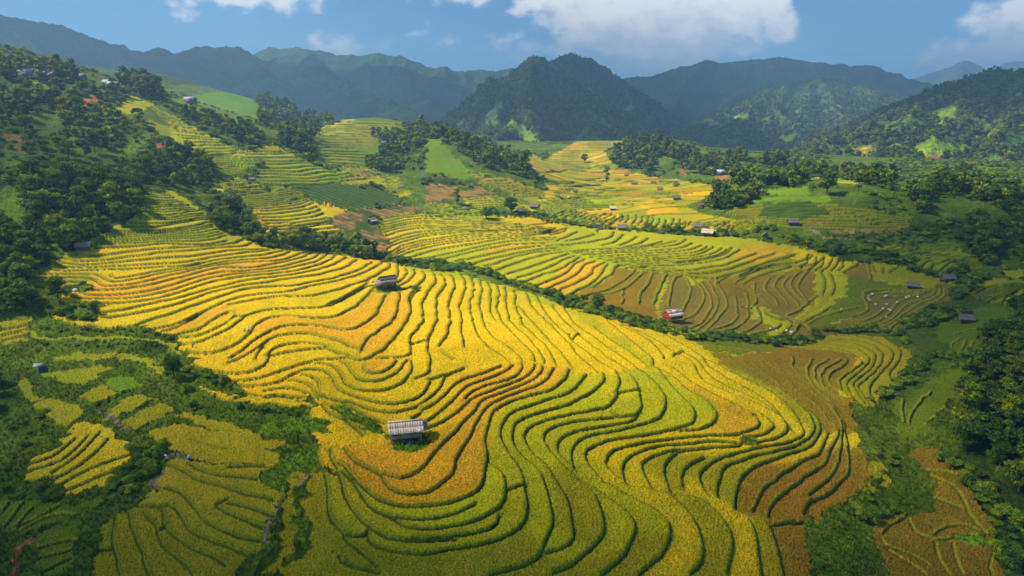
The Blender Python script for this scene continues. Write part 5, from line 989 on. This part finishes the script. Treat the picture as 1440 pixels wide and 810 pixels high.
# upper hut: a gable roof and a lower front roof
H2 = make_hut(flat_ground(545, 405), math.radians(36), 'old grey hut with two stepped roofs on the golden slope beside the orange plots', L=4.6, W=3.4, hw=1.4, floor=.5, rise=1.7, seed=9, mat=m_thatch)
V, Fq = [], []; slab(V, Fq, (-5.0, -2.6, 1.6), (-.2, -2.7, 1.6), (-.2, -.2, 2.9), (-4.6, -.2, 2.8)); slab(V, Fq, (-4.6, -.2, 2.8), (-2.6, -.2, 2.9), (-2.6, 1.6, 1.9), (-4.6, 1.6, 1.8)); part('porch_roof', V, Fq, m_thatch, H2)
V, Fq = [], []
for k in range(4): box(V, Fq, (-2.9, -2.1, .3+k*.33), (3.6, .06, .22))
part('porch_wall', V, Fq, m_plank, H2)
# red-walled hut across the stream
H3 = make_hut(flat_ground(946, 453)+Vector((0, 0, .4)), math.radians(28), 'hut with a red gable wall and a white sheet on its roof beside the stream', L=4.8, W=3.8, hw=1.3, floor=.9, rise=1.3, seed=14)
V, Fq = [], []; V += [(-2.68, -2.2, 1.15), (-2.68, 2.2, 1.15), (-2.68, 1.9, 2.1), (-2.68, 0, 3.42), (-2.68, -1.9, 2.1), (-2.6, -2.2, 1.15), (-2.6, 2.2, 1.15), (-2.6, 1.9, 2.1), (-2.6, 0, 3.42), (-2.6, -1.9, 2.1)]
me = bpy.data.meshes.new('red_gable'); me.from_pydata(V, [], [(4, 3, 2, 1, 0), (5, 6, 7, 8, 9)]); me.materials.append(m_red); o = bpy.data.objects.new('red_gable', me); COL.objects.link(o); o.parent = H3
V, Fq = [], []; slab(V, Fq, (-.9, -.95, 3.02), (1.9, -.95, 3.02), (1.9, -.15, 3.58), (-.9, -.15, 3.58), .03); part('roof_sheet', V, Fq, m_white, H3)
v, f = tube([(-3.9, -1.6, -.8), (-2.9, -.8, 1.2)], [.06, .06], 5); part('ladder', v, f, m_pole, H3)
HUTS = [(118,352,4.0,20,'dark thatched hut at the forest edge on the left of the spur',1),(733,301,4.6,8,'hut with a light grey roof, left one of the pair below the round tree',0),(752,294,5.0,-20,'hut with a broad roof, right one of the pair below the round tree',0),
 (712,285,3.2,10,'tiny hut just above the pair of valley huts',1),(784,278,3.8,0,'small hut at the foot of the green terraced knoll',1),(809,271,4.2,10,'small dark hut on the yellow terraces beyond the knoll',1),(862,296,3.6,-10,'small hut alone on the bright yellow flats',0),(875,324,4.6,-15,'hut with a pole beside it on the green valley terraces',0),
 (982,322,4.6,-20,'tall grey hut by the hedge, upper left of two',0),(995,332,5.2,-25,'pale roofed hut by the hedge, lower right of two',0),(1076,335,4.0,70,'narrow hut with its gable facing out at the edge of the orange terraces',0),(1115,317,4.8,-10,'long whitish roofed hut at the start of the dirt track',0),(524,315,4.2,60,'small grey hut in the dry maize beside the terraces',0),
 (355,255,3.6,0,'small dark hut at the foot of the left terraces',1),(564,266,4.4,0,'grey roofed hut among bushes behind the green maize',1),(1358,454,4.1,-22,'brown thatched hut on the green plots at the right',1),(1283,406,3.7,-35,'grey hut on the green field beside the white sacks',1),(1333,396,4.2,-5,'long low grey hut at the top of the stubble terraces',0),
 (985,291,3.4,10,'hut half hidden by the grove left of the green hill',1),(892,260,5.6,-8,'long grey hut in the hedge across the flats',1),(919,259,4.0,15,'hut on the flats below the round knoll, left of two',1),(929,257,3.6,-10,'small hut on the flats below the round knoll, right of two',1),(951,262,4.6,20,'hut with a pale roof at the right end of the flats',0),(928,268,4.2,-5,'hut in the hedge in the middle of the flats',1),
 (951,281,5.2,0,'low hut half behind bushes at the right end of the flats',1),(881,248,4.4,0,'hut at the foot of the round knoll',1),(540,203,5.2,-5,'pale roofed shed under the trees on the terraced knoll',0),(749,242,5.0,0,'pale hut at the foot of the dark pyramid slope',0)]
for k, (u, v, L, a, lb, th) in enumerate(HUTS):
    make_hut(flat_ground(u, v, 1.6), math.radians(a), lb, L=5.0, W=3.7, hw=1.3, floor=.55, rise=1.6, mat=m_thatch if th or k % 3 else m_roof, seed=20+k, s=L/7.0 if v < 290 else L/5.6)
# village houses far off
def house(u, v, d, s, a, label, mat, group=None):
    if d: p = Vector(at_d(u, v, d))
    else: p = put(u, v)
    t = empty('house', p, math.radians(a), label, 'house', group, s); V, Fq = [], []; box(V, Fq, (0, 0, .8), (7, 4.6, 4.4)); part('wall', V, Fq, m_plaster if mat is m_orange else m_plank, t)
    V, Fq = [], []; slab(V, Fq, (-4, -2.9, 2.6), (4, -2.9, 2.6), (4, 0, 4.5), (-4, 0, 4.5), .1); slab(V, Fq, (4, 2.9, 2.6), (-4, 2.9, 2.6), (-4, 0, 4.5), (4, 0, 4.5), .1); part('roof', V, Fq, mat, t)
def on_land(u, v):
    g = ground((u, v))[0]; return not np.isnan(g[0])
for k, (u, v, s, a) in enumerate([(40,111,1.1,5),(48,112,1,-8),(56,115,1,10),(66,117,.9,0),(74,112,.9,12),(154,121,1,0),(160,124,.9,10),(112,113,1,-5)]):
    if on_land(u, v): house(u, v, None, s, a, 'grey roofed house of the village on the upper left hilltop', m_tin, 'village houses on the upper left hill')
for k, (u, v, s, a) in enumerate([(862,189,1,0),(868,188,1,20),(873,187,.9,-10),(879,188,1,5),(858,192,.9,10),(884,190,.9,0)]):
    if on_land(u, v): house(u, v, None, s, a, 'pale house of the small village behind the flats', m_tin, 'village houses behind the flats')
for u, v, s, a, m_, lb in [(947,195,2.2,-3,m_orange,'long orange roofed house right of the round knoll'),(1012,246,1.0,10,m_sheet,'white roofed house on the bare slope left of the green hill'),(268,146,1.0,0,m_tin,'small white house on the hazy green hill')]:
    if on_land(u, v): house(u, v, None, s, a, lb, m_)
# blue shelter, heap of sheets
g = flat_ground(55, 523, 1); t = empty('shelter', g, .4, 'small grey roofed shelter with a blue tarp side at the lower left wood', 'shelter', None, .8); V, Fq = [], []; slab(V, Fq, (-1.2, -1, 1.7), (1.2, -1, 1.7), (1.2, 1, 2.0), (-1.2, 1, 2.0)); part('roof', V, Fq, m_tin, t)
V, Fq = [], []; box(V, Fq, (.7, -.7, .75), (1.2, .06, 1.6), .5); box(V, Fq, (1.2, 0, .75), (.06, 1.6, 1.5)); part('tarpaulin', V, Fq, m_blue, t)
for sx in (-1, 1):
    for sy in (-.9, .9): v, f = tube([(sx, sy, -.3), (sx, sy, 1.8)], [.05, .05], 5); part('post', v, f, m_pole, t)
# ------------------------------------------------------------------ poles
def pole(u, v, h, label, arm=True):
    p = put(u, v); t = empty('utility_pole', p, 0, label, 'pole'); vv, f = tube([(0, 0, -.4), (0, 0, h)], [.13, .09], 7); part('post', vv, f, m_pole, t)
    if arm: V, Fq = [], []; box(V, Fq, (0, -.1, h-.7), (1.8, .1, .12)); part('crossarm', V, Fq, m_pole, t)
pole(679, 319, 6.5, 'thin wooden pole on the valley terraces below the dark spreading tree'); pole(841, 331, 7.5, 'thin wooden pole on the green valley terraces left of the hut'); pole(807, 304, 5, 'thin bare pole by the stream below the valley huts', False); pole(32, 204, 7, 'wooden pole on the dry clearing at the left edge')
# ------------------------------------------------------------------ people
m_skin = plain('skin', [(.3, (.30, .17, .10)), (.7, (.40, .24, .15))]); m_black = plain('black_cloth', [(.3, (.012, .012, .016)), (.7, (.03, .03, .035))]); m_jblue = plain('blue_jacket', [(.3, (.02, .14, .42)), (.7, (.04, .24, .60))]); m_hat = plain('straw_hat', [(.3, (.55, .48, .34)), (.7, (.72, .66, .50))]); m_pink = plain('red_jacket', [(.3, (.35, .05, .05)), (.7, (.50, .10, .09))])
def skin_fig(pose):
    J = dict(pel=(0, 0, .86), che=(0, 0, 1.22), nec=(0, 0, 1.36), hea=(0, .0, 1.50), top=(0, .02, 1.58), lk=(.10, -.03, .46), lf=(.11, .02, .06), lt=(.11, -.14, .03), rk=(-.10, -.03, .46), rf=(-.11, .02, .06), rt=(-.11, -.14, .03), ls=(.18, 0, 1.30), le=(.24, .02, 1.04), lh=(.23, -.08, .80), rs=(-.18, 0, 1.30), re=(-.24, .02, 1.04), rh=(-.23, -.08, .80))
    if pose == 'bend':
        def rot(p, a=1.15):
            y, z = p[1], p[2]-.86; return (p[0], y*math.cos(a)-z*math.sin(a), .86+y*math.sin(a)+z*math.cos(a))
        for k in ('che', 'nec', 'hea', 'top', 'ls', 'rs'): J[k] = rot(J[k])
        for sgn, p in ((1, 'l'), (-1, 'r')):
            s_ = J[p+'s']; J[p+'e'] = (s_[0]+.03*sgn, s_[1]-.06, s_[2]-.26); J[p+'h'] = (s_[0]-.02*sgn, s_[1]-.16, s_[2]-.48)
        J['pel'] = (0, .10, .84); J['lk'] = (.11, .0, .45); J['rk'] = (-.11, -.06, .45)
    R = dict(pel=.13, che=.135, nec=.055, hea=.095, top=.07, lk=.065, rk=.065, lf=.045, rf=.045, lt=.035, rt=.035, ls=.065, rs=.065, le=.045, re=.045, lh=.035, rh=.035)
    ks = list(J); E = [('pel','che'),('che','nec'),('nec','hea'),('hea','top'),('pel','lk'),('lk','lf'),('lf','lt'),('pel','rk'),('rk','rf'),('rf','rt'),('che','ls'),('ls','le'),('le','lh'),('che','rs'),('rs','re'),('re','rh')]
    me = bpy.data.meshes.new('person'); me.from_pydata([J[k] for k in ks], [(ks.index(a), ks.index(b_)) for a, b_ in E], []); o = bpy.data.objects.new('tmp', me); COL.objects.link(o)
    md = o.modifiers.new('skin', 'SKIN'); 
    for v, k in zip(me.skin_vertices[0].data, ks): v.radius = (R[k], R[k]); v.use_root = k == 'pel'
    o.modifiers.new('sub', 'SUBSURF').levels = 1
    bpy.context.view_layer.update(); m2 = bpy.data.meshes.new_from_object(o.evaluated_get(bpy.context.evaluated_depsgraph_get())); bpy.data.objects.remove(o); m2.name = 'person'
    return m2, J
def shell(me, keep, grow, mat, name):
    bm = bmesh.new(); bm.from_mesh(me); bmesh.ops.delete(bm, geom=[f for f in bm.faces if not keep(f.calc_center_median())], context='FACES'); bm.normal_update()
    for v in bm.verts: v.co += v.normal*grow
    m = bpy.data.meshes.new(name); bm.to_mesh(m); bm.free(); m.materials.clear(); m.materials.append(mat); return m
FIG = {}
for pose in ('stand', 'bend'):
    me, J = skin_fig(pose); me.materials.clear(); me.materials.append(m_skin); hd = Vector(J['hea'])
    FIG[pose] = (me, J)
def cone(c, r, h, mat, ax):
    V = [tuple(c+ax*h)]; n = 12; q = ax.to_track_quat('Z', 'Y')
    for k in range(n): V.append(tuple(c+q @ Vector((r*math.cos(2*math.pi*k/n), r*math.sin(2*math.pi*k/n), 0))))
    me = bpy.data.meshes.new('hat'); me.from_pydata(V, [], [(0, 1+k, 1+(k+1) % n) for k in range(n)]); me.materials.append(mat); return me
def person(u, v, pose, jacket, hat, label, group=None, rz=0):
    me, J = FIG[pose]; p = put(u, v); g = ground((u, v))[0]; z = float(base_h(g[0], g[1]))+.12
    o = bpy.data.objects.new('person', me); COL.objects.link(o); o.location = (p.x, p.y, max(z, p.z-.35)); o.rotation_euler = (0, 0, rz); o['label'] = label; o['category'] = 'person'
    if group: o['group'] = group
    hd = Vector(J['hea']); ax = (hd-Vector(J['nec'])).normalized(); pz = J['pel'][2]
    def torso(c): return (c-Vector(J['hea'])).length > .17 and (c.z > pz-.05 if pose == 'stand' else c.y < .16 and c.z > .62) and not any((c-Vector(J[k])).length < .07 for k in ('lh', 'rh'))
    def legs(c): return c.z < pz+.03 and abs(c.x) < .17 and c.z > .09 and (pose == 'stand' or c.y > -.22)
    for nm, k, gr, mt in (('jacket', torso, .022, jacket), ('trousers', legs, .018, m_black)):
        c_ = bpy.data.objects.new(nm, shell(me, k, gr, mt, nm)); COL.objects.link(c_); c_.parent = o
    if hat: c_ = bpy.data.objects.new('hat', cone(hd+ax*.04, .27, .17, hat, ax)); COL.objects.link(c_); c_.parent = o
person(344, 468, 'bend', m_white, m_hat, 'left one of two people in pale clothes harvesting the orange plot', rz=.4); person(350, 468, 'stand', m_white, m_hat, 'right one of two people in pale clothes harvesting the orange plot', rz=-.5)
person(362, 479, 'bend', m_black, None, 'person in black bending at the bank of the orange plots', rz=1.2); person(271, 490, 'bend', m_jblue, None, 'person in a bright blue jacket bent over the cut corner plot', rz=1.4)
person(730, 318, 'stand', m_black, None, 'person standing in the yellow valley terraces below the huts'); person(265, 649, 'bend', m_white, m_hat, 'person in white crouching on the path junction of the lower plots', rz=.8)
for u, v, j, lb in [(1043,434,m_pink,'worker in a red jacket, leftmost of three in the stubble'),(1049,435,m_white,'worker in white, middle of three in the stubble'),(1056,436,m_black,'worker in black, rightmost of three in the stubble'),(1066,448,m_white,'worker in white standing alone lower in the stubble')]: person(u, v, 'bend', j, None, lb, rz=.3)
for x, y, j, lb in [(140,280,m_pink,'worker in red at the left end of the sack field'),(190,318,m_white,'worker in white bending at the left end of the sack field'),(388,272,m_white,'worker beside the biggest white sack'),(910,220,m_black,'worker at the right end of the sack field')]: person(1200+x/9, 390+y/9, 'bend' if x != 910 else 'stand', j, m_hat if j is m_white else None, lb, rz=.9)
# ------------------------------------------------------------------ sacks
bm = bmesh.new(); bmesh.ops.create_icosphere(bm, subdivisions=3, radius=.5)
for v in bm.verts:
    v.co.x *= 1.25; v.co.z = max(-.26, v.co.z*.72); f = 1-.45*sstep(.25, .62, v.co.x); v.co.y *= f; v.co.z *= .55+.45*f; v.co += v.normal*.05*math.sin(v.co.x*17+v.co.y*11)
for v in bm.verts: v.co.z += .26
me_sack = bpy.data.meshes.new('sack'); bm.to_mesh(me_sack); bm.free(); me_sack.materials.append(m_white); me_sack.polygons.foreach_set('use_smooth', np.ones(len(me_sack.polygons), bool))
for x, y, s in [(240,218,1.3),(188,262,1.0),(418,250,1.6),(282,348,1.1),(420,350,1.1),(375,408,1.2),(445,415,.8),(470,428,1.2),(410,500,1.4),(555,326,1.1),(668,266,1.2),(702,246,1.2),(815,240,1.3)]:
    p = put(1200+x/9, 390+y/9); o = bpy.data.objects.new('sack', me_sack); COL.objects.link(o); o.location = p-Vector((0, 0, .05)); o.scale = (s*.6,)*3; o.rotation_euler = (0, 0, random.uniform(0, 6)); o['label'] = 'white filled sack lying on the brown stubble field at the right'; o['category'] = 'sack'; o['group'] = 'white sacks on the stubble field'
for u, v, s, lb in [(1083,464,.6,'white sack on the lower stubble edge, leftmost of four'),(1092,465,.6,'white sack on the lower stubble edge, second of four from the left'),(1106,466,.8,'white sack by the stream, third of four from the left'),(1113,469,.95,'biggest white sack by the stream, rightmost of four'),(106,411,1.1,'white sheet bundle at the left tip of the golden spur'),(799,279,1.2,'white bundle at the foot of the green knoll'),(233,643,.6,'small pale stone-like bundle where the dirt paths meet'),(1183,436,.6,'white sack near the end of the green field')]:
    p = put(u, v); o = bpy.data.objects.new('sack', me_sack); COL.objects.link(o); o.location = p-Vector((0, 0, .05)); o.scale = (s,)*3; o.rotation_euler = (0, 0, random.uniform(0, 6)); o['label'] = lb; o['category'] = 'sack'
# ------------------------------------------------------------------ sky with its clouds
SUN_AZ, SUN_EL = math.radians(-84), math.radians(48)      # to the left of the view
w = bpy.data.worlds.new('World'); SC.world = w; w.use_nodes = True; nt = w.node_tree; nt.nodes.clear(); lk = nt.links.new
out = nt.nodes.new('ShaderNodeOutputWorld'); bg = nt.nodes.new('ShaderNodeBackground'); sky = nt.nodes.new('ShaderNodeTexSky')
sky.sky_type = 'NISHITA'; sky.sun_disc = False; sky.sun_elevation = SUN_EL; sky.sun_rotation = SUN_AZ; sky.altitude = 2500; sky.air_density = 1.0; sky.dust_density = 0.0; sky.ozone_density = 4.0
bg.inputs['Strength'].default_value = .078
def mth(op, a, b=None, c=None, clamp=False):
    n = nt.nodes.new('ShaderNodeMath'); n.operation = op; n.use_clamp = clamp
    for s, v in zip(n.inputs, (a, b, c)):
        if v is None: continue
        if hasattr(v, 'is_output'): lk(v, s)
        else: s.default_value = v
    return n.outputs[0]
tc = nt.nodes.new('ShaderNodeTexCoord'); sx = nt.nodes.new('ShaderNodeSeparateXYZ'); lk(tc.outputs['Generated'], sx.inputs[0])
yy_ = mth('MAXIMUM', sx.outputs[1], .15); ax = mth('DIVIDE', sx.outputs[0], yy_); el = mth('DIVIDE', sx.outputs[2], yy_)
cv3 = nt.nodes.new('ShaderNodeCombineXYZ'); lk(ax, cv3.inputs[0]); lk(mth('MULTIPLY', el, 1.5), cv3.inputs[1])
f1_ = noise(nt, 9.0, 7, .58, cv3.outputs[0]); f2_ = noise(nt, 30.0, 5, .6, cv3.outputs[0]); f3_ = noise(nt, 3.2, 3, .5, cv3.outputs[0])
def blob(cx, cy, rx, ry, k):
    dx = mth('DIVIDE', mth('SUBTRACT', ax, cx), rx); dy = mth('DIVIDE', mth('SUBTRACT', el, cy), ry)
    r = mth('SQRT', mth('ADD', mth('MULTIPLY', dx, dx), mth('MULTIPLY', dy, dy))); return mth('MULTIPLY', mth('SUBTRACT', 1.0, r), k)
m = mth('MAXIMUM', blob(.13, .215, .16, .115, 1.0), blob(.26, .175, .13, .085, 1.0)); m = mth('MAXIMUM', m, blob(.20, .14, .20, .065, 1.0)); m = mth('MAXIMUM', m, blob(.375, .165, .035, .05, .55))
m = mth('MAXIMUM', m, blob(.76, .150, .12, .06, 1.1)); m = mth('MAXIMUM', m, blob(.70, .112, .13, .035, .7)); m = mth('MAXIMUM', m, blob(-.36, .210, .16, .045, .62)); m = mth('MAXIMUM', m, blob(-.05, .21, .06, .035, .5)); m = mth('MAXIMUM', m, blob(-.62, .215, .14, .03, .5)); m = mth('MAXIMUM', m, blob(-.1, .125, .14, .025, .22))
dn = mth('ADD', mth('MULTIPLY', mth('SUBTRACT', f1_, .5), 1.9), mth('MULTIPLY', mth('SUBTRACT', f2_, .5), .35)); dn = mth('ADD', dn, m)
dens = nt.nodes.new('ShaderNodeMapRange'); dens.interpolation_type = 'SMOOTHSTEP'; dens.inputs['From Min'].default_value = .02; dens.inputs['From Max'].default_value = .34; dens.inputs['To Max'].default_value = .96; lk(mth('MULTIPLY', dn, mth('GREATER_THAN', m, -.6)), dens.inputs['Value'])
lit = mth('ADD', mth('MULTIPLY', mth('SUBTRACT', el, .095), 8.5), mth('MULTIPLY', mth('SUBTRACT', f2_, .5), .9)); lit = mth('ADD', lit, mth('MULTIPLY', mth('SUBTRACT', f1_, .5), .8))
ccol = ramp(nt, lit, [(.0, (4.4, 5.2, 6.2)), (.35, (7.4, 7.8, 8.3)), (.75, (12, 11.8, 11.5))])
tint = mixc(nt, sky.outputs[0], (.86, 1.22, 1.27), 1.0, 'MULTIPLY')
lk(mixc(nt, tint, ccol, dens.outputs[0]), bg.inputs[0]); lk(bg.outputs[0], out.inputs[0])
# ------------------------------------------------------------------ sun
sd = bpy.data.lights.new('sun', 'SUN'); sd.energy = 5.0; sd.angle = math.radians(5); sd.color = (1, .93, .78)
so = bpy.data.objects.new('sun', sd); COL.objects.link(so)
dv = Vector((math.sin(SUN_AZ)*math.cos(SUN_EL), math.cos(SUN_AZ)*math.cos(SUN_EL), math.sin(SUN_EL))); so.rotation_euler = dv.to_track_quat('Z', 'Y').to_euler()
# ------------------------------------------------------------------ unseen clouds added overhead, placed to shade the land around the spur
m_shade_cloud = bpy.data.materials.new('shade_cloud'); m_shade_cloud.use_nodes = True; cn = m_shade_cloud.node_tree; cn.nodes.clear(); co_ = cn.nodes.new('ShaderNodeOutputMaterial'); ct = cn.nodes.new('ShaderNodeBsdfTransparent'); cd = cn.nodes.new('ShaderNodeBsdfDiffuse'); cd.inputs[0].default_value = (.85, .85, .85, 1); cm_ = cn.nodes.new('ShaderNodeMixShader'); cm_.inputs[0].default_value = .58
cn.links.new(ct.outputs[0], cm_.inputs[1]); cn.links.new(cd.outputs[0], cm_.inputs[2]); cn.links.new(cm_.outputs[0], co_.inputs[0])
CLH = 900.0
def shade_cloud(gx, gy, rx, ry, label, seed, rot=0):
    h = CLH-50; cx = gx+dv.x/dv.z*h; cy_ = gy+dv.y/dv.z*h; bm = bmesh.new(); bmesh.ops.create_icosphere(bm, subdivisions=5, radius=1)
    co = np.array([v.co for v in bm.verts]); n = fbm(N1, co[:, 0]*2.2+seed*7+9, co[:, 1]*2.2+co[:, 2]*1.3+9, 4)
    for v, k in zip(bm.verts, n):
        f = .74+.55*k; z = v.co.z; v.co = Vector((v.co.x*f*rx, v.co.y*f*ry, (z*f*(.30 if z > 0 else .10))*min(rx, ry)))
    me = bpy.data.meshes.new('shade_cloud'); bm.to_mesh(me); bm.free(); me.polygons.foreach_set('use_smooth', np.ones(len(me.polygons), bool)); me.materials.append(m_shade_cloud)
    o = bpy.data.objects.new('shade_cloud', me); COL.objects.link(o); o.location = (cx, cy_, CLH); o.rotation_euler = (0, 0, rot); o['label'] = label; o['category'] = 'shade_cloud'; o['kind'] = 'structure'
shade_cloud(0, -50, 330, 172, 'unseen cloudbank added to shade the near end of the valley', 1); shade_cloud(300, 150, 225, 172, 'unseen cloudbank added to shade the right side of the valley', 2); shade_cloud(-315, 60, 255, 115, 'unseen cloudbank added to shade the lower left of the valley', 3)
shade_cloud(-285, 250, 150, 110, 'unseen cloudbank added to shade the wood on the left', 4); shade_cloud(180, 1450, 380, 480, 'unseen cloudbank added to shade the pyramid peak', 5); shade_cloud(100, 2560, 2700, 800, 'great unseen cloudbank added to shade the far mountains', 6); shade_cloud(-900, 1700, 700, 520, 'unseen cloudbank added to shade the left range', 7); shade_cloud(800, 1000, 200, 190, 'small unseen cloudbank added to shade the right slope', 8)
# ------------------------------------------------------------------ air
hm = bpy.data.materials.new('haze'); hm.use_nodes = True; hn = hm.node_tree; hn.nodes.clear(); ho = hn.nodes.new('ShaderNodeOutputMaterial'); hv = hn.nodes.new('ShaderNodeVolumePrincipled'); hv.inputs['Color'].default_value = (.36, .66, 1.0, 1); hv.inputs['Density'].default_value = .00031; hv.inputs['Anisotropy'].default_value = .2
hn.links.new(hv.outputs[0], ho.inputs['Volume'])
V, Fq = [], []; box(V, Fq, (0, 4000, 370), (14000, 8600, 860)); o = bpy.data.objects.new('haze', mesh_from('haze', V, Fq, hm)); COL.objects.link(o); o['kind'] = 'stuff'; o['label'] = 'thin blue haze filling the valley'
vs = SC.view_settings; vs.view_transform = 'Standard'; vs.look = 'None'; vs.exposure = 0.98; vs.gamma = 1; vs.use_curve_mapping = False
SC.render.engine = 'CYCLES'; cy = SC.cycles; cy.use_denoising = True; cy.max_bounces = 6; cy.diffuse_bounces = 2; cy.glossy_bounces = 1; cy.transmission_bounces = 2; cy.volume_bounces = 0; cy.transparent_max_bounces = 8
